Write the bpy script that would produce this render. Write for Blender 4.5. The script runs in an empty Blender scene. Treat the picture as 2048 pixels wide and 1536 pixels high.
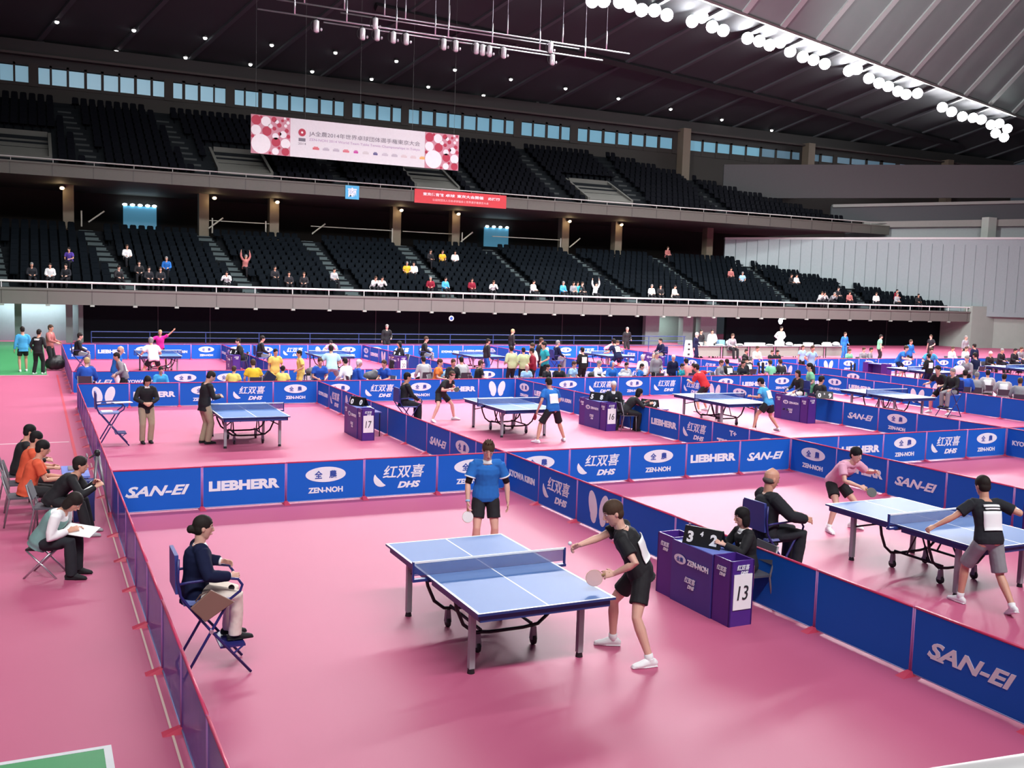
import bpy, bmesh, math, random
from mathutils import Vector, Matrix, noise
random.seed(7)
SC = bpy.context.scene
COL = SC.collection
PI = math.pi
R = math.radians

# ------------------------------------------------------------------ camera, world, light, exposure
F_PX = 1977.2
CAM_POS = Vector((-1.078, -16.848, 3.837))
PITCH, ROLL, YAW = 0.0964, 0.0311, 0.4513
_f = Vector((math.sin(YAW)*math.cos(PITCH), math.cos(YAW)*math.cos(PITCH), -math.sin(PITCH)))
_r = Vector((math.cos(YAW), -math.sin(YAW), 0)); _u = _r.cross(_f)
_r2 = math.cos(ROLL)*_r + math.sin(ROLL)*_u
_u2 = -math.sin(ROLL)*_r + math.cos(ROLL)*_u
cam_data = bpy.data.cameras.new('camera')
cam = bpy.data.objects.new('camera', cam_data)
COL.objects.link(cam)
cam_data.sensor_width = 36.0
cam_data.lens = F_PX/2048*36.0
cam_data.clip_end = 400
m = Matrix((( _r2.x, _u2.x, -_f.x, CAM_POS.x), (_r2.y, _u2.y, -_f.y, CAM_POS.y), (_r2.z, _u2.z, -_f.z, CAM_POS.z), (0, 0, 0, 1)))
cam.matrix_world = m
SC.camera = cam

SC.view_settings.view_transform = 'Standard'
SC.view_settings.look = 'None'
SC.view_settings.gamma = 1.0
SC.view_settings.use_curve_mapping = False
SC.view_settings.exposure = 0.0

world = bpy.data.worlds.new('hall_air')
SC.world = world
world.use_nodes = True
world.node_tree.nodes['Background'].inputs[0].default_value = (0.55, 0.65, 0.8, 1)
world.node_tree.nodes['Background'].inputs[1].default_value = 0.05

def area_light(name, loc, target, sx, sy, energy, col=(1, 1, 1)):
    ld = bpy.data.lights.new(name, 'AREA'); ld.shape = 'RECTANGLE'; ld.size = sx; ld.size_y = sy
    ld.energy = energy; ld.color = col
    o = bpy.data.objects.new(name, ld); COL.objects.link(o)
    o.location = loc
    o.rotation_euler = (Vector(target)-Vector(loc)).to_track_quat('-Z', 'Y').to_euler()
    return o
# the hall's floodlight rows, then unseen fill lights added to them (the far row on the roof keel is modelled lamp by lamp further down)
def flood(name, loc, target, sx, sy, energy, spread):
    o = area_light(name, loc, target, sx, sy, energy, (1, 0.985, 1)); o.data.spread = math.radians(spread)
flood('floodlight_row', (14, -24, 22), (16, 0, 0), 60, 2, 5000, 90)
flood('floodlight_row.001', (26, 8, 25.5), (26, 14, 0), 60, 2, 7800, 110)
flood('floodlight_row.002', (34, 22, 25), (34, 30, 0), 64, 2, 10500, 105)
flood('stand_fill', (24, -4, 25), (30, 42, 6), 50, 2, 3900, 60)  # added front fill for the balcony fronts, banner and stands, not a lamp row
flood('right_wall_fill', (8, 20, 20), (68, 44, 6), 2, 12, 2800, 60)  # unseen fill added to brighten the right wall, no such row hangs there
flood('roof_spill_fill', (52, 26, 18), (80, 24, 45), 30, 2, 2800, 130)  # added light from below, stands in for floodlight spill on the roof panels
KEEL_STRENGTH = 520

# ------------------------------------------------------------------ helpers
def S(r, g, b):
    f = lambda c: (c/255/12.92) if c/255 <= 0.04045 else ((c/255+0.055)/1.055)**2.4
    return (f(r), f(g), f(b))
MATS = {}
def mat(name, rgb, rough=0.6, metal=0.0, vary=0.06, scale=6.0, spec=0.5, emit=0.0, alpha=1.0, trans=0.0):
    if name in MATS: return MATS[name]
    m_ = bpy.data.materials.new(name); m_.use_nodes = True
    nt = m_.node_tree; bs = nt.nodes['Principled BSDF']
    bs.inputs['Roughness'].default_value = rough
    bs.inputs['Metallic'].default_value = metal
    bs.inputs['Specular IOR Level'].default_value = spec
    if emit > 0:
        bs.inputs['Base Color'].default_value = (*rgb, 1)
        bs.inputs['Emission Color'].default_value = (*rgb, 1)
        bs.inputs['Emission Strength'].default_value = emit
    else:
        tc = nt.nodes.new('ShaderNodeTexCoord'); nz = nt.nodes.new('ShaderNodeTexNoise')
        nz.inputs['Scale'].default_value = scale; nz.inputs['Detail'].default_value = 3
        mx = nt.nodes.new('ShaderNodeMixRGB')
        mx.inputs[1].default_value = (*[max(0, c*(1-vary)) for c in rgb], 1)
        mx.inputs[2].default_value = (*[min(1, c*(1+vary)) for c in rgb], 1)
        nt.links.new(tc.outputs['Object'], nz.inputs['Vector'])
        nt.links.new(nz.outputs['Fac'], mx.inputs[0]); nt.links.new(mx.outputs[0], bs.inputs['Base Color'])
    if alpha < 1: bs.inputs['Alpha'].default_value = alpha
    MATS[name] = m_
    return m_

class Geo:
    """collects vertices and faces of ONE mesh"""
    def __init__(self): self.v = []; self.f = []; self.m = []; self.mi = 0
    def add(self, vs, fs):
        n = len(self.v); self.v += [tuple(q) for q in vs]; self.f += [tuple(i+n for i in f) for f in fs]
        self.m += [self.mi]*len(fs); return self
    def box(self, a, b):
        x0, y0, z0 = a; x1, y1, z1 = b
        vs = [(x0,y0,z0),(x1,y0,z0),(x1,y1,z0),(x0,y1,z0),(x0,y0,z1),(x1,y0,z1),(x1,y1,z1),(x0,y1,z1)]
        return self.add(vs, [(0,3,2,1),(4,5,6,7),(0,1,5,4),(1,2,6,5),(2,3,7,6),(3,0,4,7)])
    def cbox(self, c, s): return self.box((c[0]-s[0]/2, c[1]-s[1]/2, c[2]-s[2]/2), (c[0]+s[0]/2, c[1]+s[1]/2, c[2]+s[2]/2))
    def hexa(self, p): # 8 points bottom ccw, top ccw
        return self.add(p, [(0,3,2,1),(4,5,6,7),(0,1,5,4),(1,2,6,5),(2,3,7,6),(3,0,4,7)])
    def prism(self, poly, z0, z1):
        n = len(poly); vs = [(x, y, z0) for x, y in poly]+[(x, y, z1) for x, y in poly]
        fs = [tuple(range(n-1, -1, -1)), tuple(range(n, 2*n))]+[(i, (i+1) % n, n+(i+1) % n, n+i) for i in range(n)]
        return self.add(vs, fs)
    def tube(self, pts, r, n=8, closed=False):
        return self.loft(pts, [(r, r)]*len(pts) if not isinstance(r, (list, tuple)) else [(q, q) for q in r], n=n, flat=True)
    def loft(self, cs, rs, right=None, n=12, flat=False, flat0=None, flat1=None):
        cs = [Vector(c) for c in cs]; k = len(cs); vs = []; fs = []
        flat0 = flat if flat0 is None else flat0; flat1 = flat if flat1 is None else flat1
        px = None
        for i, c in enumerate(cs):
            t = (cs[min(i+1, k-1)]-cs[max(i-1, 0)])
            if t.length < 1e-7: t = Vector((0, 0, 1))
            t.normalize()
            if right is not None: x = Vector(right)
            elif px is not None: x = px
            else: x = Vector((1, 0, 0)) if abs(t.x) < 0.8 else Vector((0, 1, 0))
            x = x - t*x.dot(t)
            if x.length < 1e-5: x = t.orthogonal()
            x.normalize(); y = t.cross(x); px = x
            rx, ry = rs[i]
            for a in range(n):
                an = 2*PI*a/n
                vs.append(c + x*rx*math.cos(an) + y*ry*math.sin(an))
        for i in range(k-1):
            for a in range(n):
                b = (a+1) % n
                fs.append((i*n+a, i*n+b, (i+1)*n+b, (i+1)*n+a))
        t0 = (cs[0]-cs[1]).normalized(); t1 = (cs[-1]-cs[-2]).normalized()
        if flat0: fs.append(tuple(range(n-1, -1, -1)))
        else:
            vs.append(cs[0]+t0*min(rs[0])*0.7); q = len(vs)-1
            fs += [(q, (a+1) % n, a) for a in range(n)]
        if flat1: fs.append(tuple((k-1)*n+a for a in range(n)))
        else:
            vs.append(cs[-1]+t1*min(rs[-1])*0.7); q = len(vs)-1
            fs += [(q, (k-1)*n+a, (k-1)*n+(a+1) % n) for a in range(n)]
        return self.add(vs, fs)
    def ell(self, c, r, ax=None, nu=12, nv=8):
        c = Vector(c); ax = ax or (Vector((1,0,0)), Vector((0,1,0)), Vector((0,0,1)))
        vs = [c-ax[2]*r[2]]; fs = []
        for j in range(1, nv):
            ph = PI*j/nv
            for i in range(nu):
                th = 2*PI*i/nu
                vs.append(c+ax[0]*r[0]*math.sin(ph)*math.cos(th)+ax[1]*r[1]*math.sin(ph)*math.sin(th)-ax[2]*r[2]*math.cos(ph))
        vs.append(c+ax[2]*r[2])
        for i in range(nu): fs.append((0, 1+(i+1) % nu, 1+i))
        for j in range(nv-2):
            for i in range(nu):
                a = 1+j*nu+i; b = 1+j*nu+(i+1) % nu
                fs.append((a, b, b+nu, a+nu))
        q = len(vs)-1; o = 1+(nv-2)*nu
        for i in range(nu): fs.append((o+i, o+(i+1) % nu, q))
        return self.add(vs, fs)
    def disc(self, c, n_, r, th=0.01, n=20):
        n_ = Vector(n_).normalized(); c = Vector(c)
        return self.loft([c-n_*th/2, c+n_*th/2], [(r, r), (r, r)], n=n, flat=True)
    def mesh(self, name, mats=(), smooth=False):
        me = bpy.data.meshes.new(name); me.from_pydata(self.v, [], self.f)
        for q in (mats if isinstance(mats, (list, tuple)) else [mats]): me.materials.append(q)
        if len(me.materials) > 1: me.polygons.foreach_set('material_index', self.m)
        if smooth: me.polygons.foreach_set('use_smooth', [True]*len(me.polygons))
        me.update(); return me

def obj(name, mesh, parent=None, loc=(0, 0, 0), rz=0.0, **props):
    o = bpy.data.objects.new(name, mesh); COL.objects.link(o)
    o.location = loc; o.rotation_euler = (0, 0, rz)
    if parent is not None: o.parent = parent
    for k_, v_ in props.items(): o[k_] = v_
    return o
def thing(name, label, cat, loc=(0, 0, 0), rz=0.0, group=None, mesh=None):
    w = label.split()
    for drop in ('the', 'a', 'and', 'person', 'small', 'folding', 'with', 'white', 'blue'):
        while len(w) > 16 and drop in w[1:]:
            i = len(w)-1-w[::-1].index(drop); w.pop(i)
    label = ' '.join(w)
    o = obj(name, mesh, None, loc, rz); o['label'] = label; o['category'] = cat
    if group: o['group'] = group
    return o
def struct(name, g, mats, smooth=False):
    return obj(name, g.mesh(name, mats, smooth), None, kind='structure')
def bevel(o, w=0.01, seg=2):
    b = o.modifiers.new('bevel', 'BEVEL'); b.width = w; b.segments = seg; b.limit_method = 'ANGLE'
    return o

# temp scene for baking (text outlines, fused bodies)
TMP = bpy.data.scenes.new('baking')
def _eval(o):
    TMP.collection.objects.link(o)
    vl = TMP.view_layers[0]; vl.update(); dg = vl.depsgraph
    me = bpy.data.meshes.new_from_object(o.evaluated_get(dg))
    TMP.collection.objects.unlink(o)
    return me
def fuse(g, voxel, name, smooth=4, wr=0.0):
    me = g.mesh('raw'); o = bpy.data.objects.new('raw', me)
    r_ = o.modifiers.new('r', 'REMESH'); r_.mode = 'VOXEL'; r_.voxel_size = voxel
    if smooth:
        s_ = o.modifiers.new('s', 'SMOOTH'); s_.factor = 0.5; s_.iterations = smooth
    out = _eval(o); out.name = name
    bpy.data.objects.remove(o); bpy.data.meshes.remove(me)
    if wr:
        data = [(v.co.copy(), v.normal.copy()) for v in out.vertices]; flat = []
        for co, no in data:
            d = noise.noise(Vector((co.x*9, co.y*9, co.z*5)))*wr + noise.noise(co*22)*wr*0.4
            flat += (co+no*d)[:]
        out.vertices.foreach_set('co', flat); out.update()
    out.polygons.foreach_set('use_smooth', [True]*len(out.polygons))
    return out
TXT = {}
def text_mesh(s, bold=0.0, shear=0.0, th=0.02):
    """unit height outline text, centred on x, baseline centred on z; lies in the XZ plane facing -Y"""
    key = (s, bold, shear)
    if key in TXT: return TXT[key]
    cu = bpy.data.curves.new('t', 'FONT'); cu.body = s; cu.size = 1.0; cu.offset = bold; cu.shear = shear
    cu.extrude = th; cu.resolution_u = 3
    o = bpy.data.objects.new('t', cu); me = _eval(o)
    vs = [v.co.copy() for v in me.vertices]; fs = [tuple(p.vertices) for p in me.polygons]
    bpy.data.objects.remove(o); bpy.data.curves.remove(cu); bpy.data.meshes.remove(me)
    x0 = min(v.x for v in vs); x1 = max(v.x for v in vs); y0 = min(v.y for v in vs); y1 = max(v.y for v in vs)
    h = y1-y0
    vs = [((v.x-(x0+x1)/2)/h, -v.z/h, (v.y-(y0+y1)/2)/h) for v in vs]
    TXT[key] = (vs, fs, (x1-x0)/h)
    return TXT[key]
def put_text(g, s, cx, cz, h, w=None, y=0.0, bold=0.0, shear=0.0, dep=0.003):
    vs, fs, asp = text_mesh(s, bold, shear)
    sx = (w/asp) if w else h
    ym = max(abs(v[1]) for v in vs) or 1
    g.add([(cx+v[0]*sx, y+v[1]/ym*dep, cz+v[2]*h) for v in vs], fs)

def in_view(p, mx=260):
    d = Vector(p)-CAM_POS; z = d.dot(_f)
    if z < 0.5: return False
    u = 1024+F_PX*d.dot(_r2)/z; v = 768-F_PX*d.dot(_u2)/z
    return -mx < u < 2048+mx and -mx < v < 1536+mx
# ------------------------------------------------------------------ materials of the hall
M_floor = mat('red_carpet', (0.53, 0.105, 0.215), 0.55, vary=0.07, scale=0.35, spec=0.55)
M_green = mat('green_floor', S(60, 150, 90), 0.5)
M_white = mat('white_paint', (0.70, 0.72, 0.74), 0.5)
M_conc = mat('pale_concrete', S(160, 170, 162), 0.8, vary=0.08, scale=1.5)
M_fascia = mat('balcony_concrete', S(112, 111, 106), 0.7, vary=0.06, scale=2)
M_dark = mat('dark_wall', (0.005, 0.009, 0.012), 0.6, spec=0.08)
M_black = mat('black_metal', (0.012, 0.012, 0.014), 0.45)
M_ceil = mat('dark_ceiling', (0.028, 0.034, 0.039), 0.9, vary=0.15, scale=0.3)
M_roof = mat('grey_roof_panels', (0.22, 0.295, 0.275), 0.7, vary=0.08, scale=0.6)
M_rib = mat('roof_rib', (0.42, 0.50, 0.47), 0.7)
M_ribd = mat('dark_roof_rib', (0.05, 0.056, 0.064), 0.7)
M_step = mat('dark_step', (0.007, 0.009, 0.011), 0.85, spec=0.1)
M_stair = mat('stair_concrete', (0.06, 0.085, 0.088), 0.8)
M_brown = mat('brown_wall', (0.026, 0.022, 0.019), 0.8)
M_glassw = mat('daylit_pane', (0.16, 0.36, 0.47), 0.3, emit=0.45)
M_steel = mat('steel_tube', (0.55, 0.56, 0.6), 0.3, metal=0.8)
M_whiterail = mat('white_rail', (0.85, 0.84, 0.83), 0.4)
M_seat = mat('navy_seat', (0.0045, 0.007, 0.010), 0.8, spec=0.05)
M_lamp = mat('floodlight_glass', (1.0, 0.98, 1.0), 0.3, emit=KEEL_STRENGTH)
M_small = mat('downlight_glass', (1.0, 0.97, 0.95), 0.3, emit=14)
M_warm = mat('warm_lamp_glass', (1.0, 0.75, 0.5), 0.3, emit=2.2)
M_cool = mat('cool_lamp_glass', (0.75, 0.92, 1.0), 0.3, emit=12)
M_bluewin = mat('blue_lit_glass', (0.10, 0.33, 0.5), 0.3, emit=0.45)

# ------------------------------------------------------------------ floor
struct('floor', Geo().box((-40, -30, -0.3), (95, 62, 0.0)), M_floor)
struct('floor.001', Geo().box((-12, -24, 0.0), (-0.62, -8.5, 0.006)), M_green)
struct('floor.002', Geo().box((-14, 24.6, 0.0), (-0.68, 45, 0.006)), M_green)
g = Geo(); g.box((-12, -8.5, 0.0), (-0.62, -8.45, 0.009)); g.box((-0.62, -24, 0.0), (-0.56, -8.45, 0.009))
struct('trim_1', g, M_white)
struct('trim_2', Geo().box((-12, 7.8, 0.0), (-0.40, 7.88, 0.006)), mat('pale_tape', (0.72, 0.5, 0.55)))
struct('trim_3', Geo().box((-0.36, 5.0, 0.0), (-0.30, 24.6, 0.006)), mat('red_tape', (0.65, 0.06, 0.10)))
struct('trim_4', Geo().box((-0.088, -14, 0.0), (-0.068, 4.9, 0.005)), mat('cream_tape', (0.75, 0.55, 0.48)))
struct('trim_5', Geo().box((-12, 24.52, 0.0), (-0.62, 24.6, 0.009)), mat('pale_tape', (0.72, 0.5, 0.55)))

# ------------------------------------------------------------------ far wall under the balcony
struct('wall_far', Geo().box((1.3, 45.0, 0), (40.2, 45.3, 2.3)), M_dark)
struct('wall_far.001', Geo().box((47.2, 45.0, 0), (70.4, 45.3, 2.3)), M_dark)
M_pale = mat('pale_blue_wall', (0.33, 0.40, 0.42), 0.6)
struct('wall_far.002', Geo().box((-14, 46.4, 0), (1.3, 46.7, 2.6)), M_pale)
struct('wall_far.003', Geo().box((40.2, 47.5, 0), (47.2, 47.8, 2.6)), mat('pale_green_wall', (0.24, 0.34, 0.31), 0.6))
g = Geo()
for x in (5.5, 8.48, 18.9, 21.9, 32.7, 35.85, 52.5, 57.5, 64): g.box((x-0.02, 44.96, 0), (x+0.02, 45.01, 2.25))
struct('trim_6', g, mat('wall_joint', (0.05, 0.055, 0.06), 0.6))
g = Geo()
for x, w in ((-1.9, .35), (0.7, .35), (1.3, .25), (40.1, 1.2), (43.3, .9), (45.2, 1.5)): g.box((x-w/2, 44.6, 0), (x+w/2, 45.2, 2.3))
struct('trim_7', g, mat('pale_pillar', (0.24, 0.33, 0.31), 0.6))
area_light('recess_lamp', (42, 46, 2.15), (42, 46.2, 0), 3, 1, 110, (0.9, 1, 0.95))
area_light('recess_lamp.001', (-1.2, 45.6, 2.15), (-1.2, 46.2, 0), 4, 1, 95, (0.85, 0.97, 1))

# ------------------------------------------------------------------ lower balcony and its stand
def module_seams(x0, x1, st, y, z0, z1, off=0.0):
    g = Geo(); x = x0+off
    while x < x1:
        g.box((x-0.025, y-0.012, z0), (x+0.025, y+0.01, z1)); x += st
    return g
g = Geo(); g.box((-14, 42.0, 2.21), (72.0, 42.35, 3.02)); g.box((-14, 41.94, 2.96), (72.0, 42.4, 3.08)); g.box((-14, 42.3, 2.3), (72.0, 46.8, 2.5))
struct('trim_8', g, M_fascia)
struct('trim_9', module_seams(-14, 71.9, 2.203, 42.0, 2.25, 2.96, 0.35), mat('fascia_joint', (0.09, 0.085, 0.08)))
g = Geo()
g.tube([(-14, 42.1, 3.42), (72, 42.1, 3.42)], 0.055, n=8)
x = -13.65
while x < 71.9: g.tube([(x, 42.1, 3.06), (x, 42.1, 3.42)], 0.025, n=6); x += 2.203
struct('trim_10', g, M_whiterail)
g = Geo()
x = -13.65
while x < 70: g.box((x-0.1, 41.9, 2.12), (x+0.12, 42.1, 2.22)); x += 2.203
struct('trim_11', g, M_conc)
def y_wall(y): return 68.78-(y-43.5)*16.72/8.5      # where the side wall cuts a row
STEP0, RISE, PITCH_R = 43.3, 0.32, 0.8
g = Geo()
for k in range(12):
    y = STEP0+PITCH_R*(k-0.55); z = 3.1+RISE*k
    g.box((-14, y, 2.5), (y_wall(y)+0.2, y+PITCH_R if k < 11 else 58.4, z))
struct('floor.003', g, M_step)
LOW_AISLES = [((-2.7, 43.0), (-3.6, 52.2)), ((3.75, 43.0), (1.82, 52.2)), ((10.55, 43.0), (9.0, 52.2)), ((16.8, 43.0), (15.98, 52.2)), ((23.25, 43.0), (22.88, 52.2)),
              ((30.0, 43.0), (29.76, 52.2)), ((37.4, 43.0), (36.57, 52.2)), ((44.4, 43.0), (44.65, 52.2)), ((51.9, 43.0), (53.4, 51.2)), ((59.6, 43.0), (61.16, 47.2))]
def aisle_x(al, y):
    (x0, y0), (x1, y1) = al; return x0+(x1-x0)*(y-y0)/(y1-y0)
def stairs(al, y0, y1, base, rise, pitch, w):
    g = Geo(); y = y0; n = int((y1-y0)/(pitch/2))
    for i in range(n):
        y = y0+i*pitch/2; z = base+rise/pitch*(y-y0)+rise/2; x = aisle_x(al, y)
        g.box((x-w, y, z-0.5), (x+w, y+pitch/2, z+0.03))
    return g
for i, al in enumerate(LOW_AISLES):
    struct('trim_%d' % (20+i), stairs(al, 42.9, al[1][1]-0.1, 2.95, RISE, PITCH_R, 0.42), M_stair)
# concourse behind the lower stand
struct('wall_far.004', Geo().box((-14, 58.2, 6.0), (62, 58.5, 9.5)), M_brown)
g = Geo()
for x in (0.96, 9.27, 13.97, 22.88, 27.55, 36.94, 41.86, 51.0): g.box((x-0.32, 52.7, 6.3), (x+0.32, 53.4, 9.5))
struct('trim_12', g, mat('concourse_pillar', (0.20, 0.17, 0.12), 0.7))
g = Geo()
for a, b in ((9.6, 13.6), (16.5, 22.5), (23.3, 27.2), (30.5, 36.4)):
    g.tube([(a, 52.6, 7.75), (b, 52.6, 7.75)], 0.035, n=6)
for a in (10.0, 28.3, 17.0, 37.6, 2.6): g.tube([(a-0.5, 52.3, 7.2), (a+0.45, 52.3, 7.95)], 0.05, n=6)
for a in (9.75, 13.3, 22.4, 27.9, 36.3, 1.7): g.tube([(a, 52.3, 6.9), (a, 52.3, 7.9)], 0.05, n=6)
struct('trim_13', g, mat('concourse_rail', (0.5, 0.5, 0.42), 0.5))
for i, (a, b) in enumerate(((4.6, 6.8), (32.2, 34.4))):
    g = Geo(); g.box((a, 57.9, 7.2), (b, 58.0, 8.75)); struct('window_%d' % (70+i), g, M_bluewin)
for i, (x, w) in enumerate(((9.9, 1), (14.1, 1), (23.1, 1), (27.6, 1), (37.1, 1), (41.9, 1), (0.6, 1))):
    t = thing('pillar_lamp', 'small warm ceiling lamp at the top of the %s concourse pillar from the left' % ('second','third','fourth','fifth','sixth','seventh','first')[i], 'lamp', (x, 52.5, 9.25), group='warm lamps above the concourse pillars')
    obj('housing', Geo().disc((0, 0, 0.08), (0, 0, 1), 0.2, 0.15).mesh('housing', M_black), t)
    obj('glass', Geo().ell((0, -0.1, 0.0), (0.15, 0.15, 0.12)).mesh('glass', M_warm, True), t)
    ld = bpy.data.lights.new('pillar_glow', 'POINT'); ld.energy = 14; ld.color = (1, 0.72, 0.4); ld.shadow_soft_size = 0.15
    lo = bpy.data.objects.new('pillar_glow', ld); COL.objects.link(lo); lo.location = (x-0.15, 52.2, 9.0)
for i, x in enumerate((4.7, 5.2, 5.7, 6.2, 6.65, 32.4, 33.0, 33.6, 34.2)):
    t = thing('strip_lamp', 'small bluish white lamp above a blue lit concourse opening, %s from the left' % ('first second third fourth fifth sixth seventh eighth ninth'.split()[i]), 'lamp', (x, 57.8, 8.82), group='bluish lamps above the concourse openings')
    obj('glass', Geo().ell((0, 0, 0), (0.16, 0.06, 0.09)).mesh('glass', M_cool, True), t); obj('bracket', Geo().box((-0.03, 0, 0.02), (0.03, 0.4, 0.08)).mesh('bracket', M_black), t)
# upper balcony
YU = 47.3
g = Geo(); g.box((-14, YU, 9.49), (66.0, YU+0.35, 10.2)); g.box((-14, YU-0.05, 10.15), (66, YU+0.4, 10.25)); g.box((-14, YU+0.3, 9.5), (62, 58.6, 9.7))
struct('trim_14', g, mat('upper_fascia', S(84, 84, 78), 0.7))
struct('trim_15', module_seams(-14, 65.9, 2.203, YU, 9.5, 10.15, 0.75), mat('upper_joint', (0.05, 0.048, 0.045)))
g = Geo(); g.tube([(-14, YU+0.1, 10.47), (66, YU+0.1, 10.47)], 0.04, n=6)
x = -13.2
while x < 66: g.tube([(x, YU+0.1, 10.2), (x, YU+0.1, 10.47)], 0.02, n=5); x += 2.203
struct('trim_16', g, mat('dull_rail', (0.35, 0.35, 0.33), 0.5))
def up_xmax(y): return 61.5-(y-48.4)*2.05
g = Geo()
for k in range(13):
    y = 48.0+0.8*(k-0.55); z = 10.05+0.43*k
    g.box((-14, y, 9.7), (min(up_xmax(y)+1.0, 70), y+0.8 if k < 12 else 58.9, z))
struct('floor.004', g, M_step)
UP_AISLES = [((2.3, 48.5), (0.74, 57)), ((8.5, 48.5), (6.9, 57)), ((17.5, 48.5), (16.5, 57)), ((27.35, 48.5), (27.3, 57)), ((34.2, 48.5), (34.6, 57)), ((41.4, 48.5), (42.1, 56)), ((48.9, 48.5), (49.3, 55))]
for i, al in enumerate(UP_AISLES):
    struct('trim_%d' % (40+i), stairs(al, 48.2, al[1][1]-0.3, 10.0, 0.43, 0.8, 0.4), mat('upper_stair', (0.022, 0.026, 0.027), 0.8))
for i, (a, b) in enumerate(((-3.2, 0.0), (9.5, 13.0), (22.7, 26.1), (36.5, 40.5))):
    g = Geo(); m0 = 0.0
    g.hexa([(a+0.3, 52.2, 10.8), (b-0.2, 52.2, 10.8), (b-0.2, 52.5, 10.8), (a+0.3, 52.5, 10.8), (a+0.3, 52.2, 12.6), (b-0.2, 52.2, 12.6), (b-0.2, 52.5, 12.6), (a+0.3, 52.5, 12.6)])
    g.hexa([(a, 48.6, 10.0), (a+0.18, 48.6, 10.0), (a+0.18, 52.4, 10.0), (a, 52.4, 10.0), (a, 48.6, 10.85), (a+0.18, 48.6, 10.85), (a+0.18, 52.4, 12.6), (a, 52.4, 12.6)])
    g.hexa([(b-0.18, 48.6, 10.0), (b, 48.6, 10.0), (b, 52.4, 10.0), (b-0.18, 52.4, 10.0), (b-0.18, 48.6, 10.85), (b, 48.6, 10.85), (b, 52.4, 12.6), (b-0.18, 52.4, 12.6)])
    g.hexa([(a+0.1, 48.5, 10.2), (b-0.1, 48.5, 10.2), (b-0.1, 52.2, 10.2), (a+0.1, 52.2, 10.2), (a+0.1, 48.5, 10.7), (b-0.1, 48.5, 10.7), (b-0.1, 52.2, 12.25), (a+0.1, 52.2, 12.25)])
    struct('wall_passage.%03d' % i, g, mat('passage_concrete', (0.085, 0.085, 0.075), 0.8))
# rear wall with the band of windows, eave and pillars
g = Geo(); g.box((-14, 59.0, 9), (96, 59.3, 16.55)); struct('wall_back', g, M_brown)
g = Geo(); g.box((-14, 58.95, 17.75), (96, 60.5, 19.4)); struct('wall_back.001', g, mat('eave_wall', (0.022, 0.021, 0.021), 0.8))
struct('trim_17', Geo().box((-14, 58.5, 18.35), (96, 59.0, 18.5)), mat('eave_strip', (0.05, 0.04, 0.038), 0.8))
WIN = [(-2.92,-2.14),(-2.01,-1.22),(-0.61,0.08),(0.22,1.13),(1.28,2.23),(2.41,3.31),(3.48,4.41),(4.55,5.45),(5.64,6.54),(6.71,7.46),(8.07,8.69),(8.89,9.77),(9.95,10.84),(10.96,11.71),(12.36,13.03),(13.16,14.08),(14.34,15.21),(15.41,16.29),(16.49,17.45),(17.59,18.56),(18.77,19.69),(19.86,20.56),(21.24,21.98),(22.2,23.15),(23.34,24.33),(24.52,25.21),(25.84,26.72),(26.95,27.91),(28.16,29.12),(29.29,30.36),(30.58,31.64),(31.79,32.86),(33.08,34.18),(34.37,35.08),(35.79,36.8),(36.96,38.06),(38.29,39.4),(39.61,40.43),(41.19,42.16),(42.38,43.61),(43.87,45.0),(45.26,46.41),(46.68,47.93),(48.16,49.38),(49.67,50.97),(52.77,54.22),(54.44,55.8),(56.02,57.42),(57.69,59.21),(59.42,60.93),(61.2,62.77),(63.01,64.66),(64.87,65.82),(66.86,68.29),(68.59,70.05),(70.57,72.28),(72.48,74.34),(74.64,76.3),(76.73,78.49),(79.0,80.9)]
prev = -14
g = Geo()
for i, (a, b) in enumerate(WIN):
    zt = 17.68+max(0, (a-45)*0.016); zb = 16.62+max(0, (a-40)*0.018)
    struct('window_%d' % (i+1), Geo().box((a, 59.02, zb), (b, 59.1, zt)), M_glassw if a < 60 else mat('dim_daylit_pane', (0.11, 0.2, 0.27), 0.3, emit=0.35))
    if a-prev > 0.5: g.box((prev, 58.9, 16.4), (a, 59.1, 17.9))
    else: g.box((prev, 58.95, 16.4), (a, 59.12, 17.9))
    if a > 50: g.box((a, 58.97, zt), (b, 59.12, 18.4))
    if zb > 16.6: g.box((a, 58.97, 16.4), (b, 59.12, zb))
    prev = b
g.box((prev, 58.9, 16.4), (96, 59.1, 17.9))
struct('wall_back.002', g, M_brown)
g = Geo()
for x in (51.9, 66.45, 85.3): g.box((x-0.4, 58.0, 14.0), (x+0.4, 58.9, 18.6))
struct('trim_18', g, mat('end_pillar', (0.14, 0.11, 0.08), 0.7))
# ceiling: z falls towards the rear wall; it meets the roof keel along a slanting line
def zc(y): return 19.21-0.3164*(y-61)
def ys(x): return 43.22+0.185*(x-42.85)
def slab(name, p, mats, th=0.25):
    n = (Vector(p[1])-Vector(p[0])).cross(Vector(p[3])-Vector(p[0])).normalized()*th
    if n.z < 0: n = -n
    g = Geo(); g.hexa([*p, *[tuple(Vector(q)+n) for q in p]]); return struct(name, g, mats)
XL, XR = -20, 98
slab('ceiling', [(XL, ys(XL), zc(ys(XL))), (XR, ys(XR), zc(ys(XR))), (XR, 61.2, zc(61.2)), (XL, 61.2, zc(61.2))], M_ceil)
RD = Vector((0.347, -0.55, 0.76))
ra, rb = Vector((XL, ys(XL), zc(ys(XL)))), Vector((XR, ys(XR), zc(ys(XR))))
slab('ceiling.001', [tuple(ra), tuple(rb), tuple(rb+RD*45), tuple(ra+RD*45)], M_roof)
g = Geo()
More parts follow.
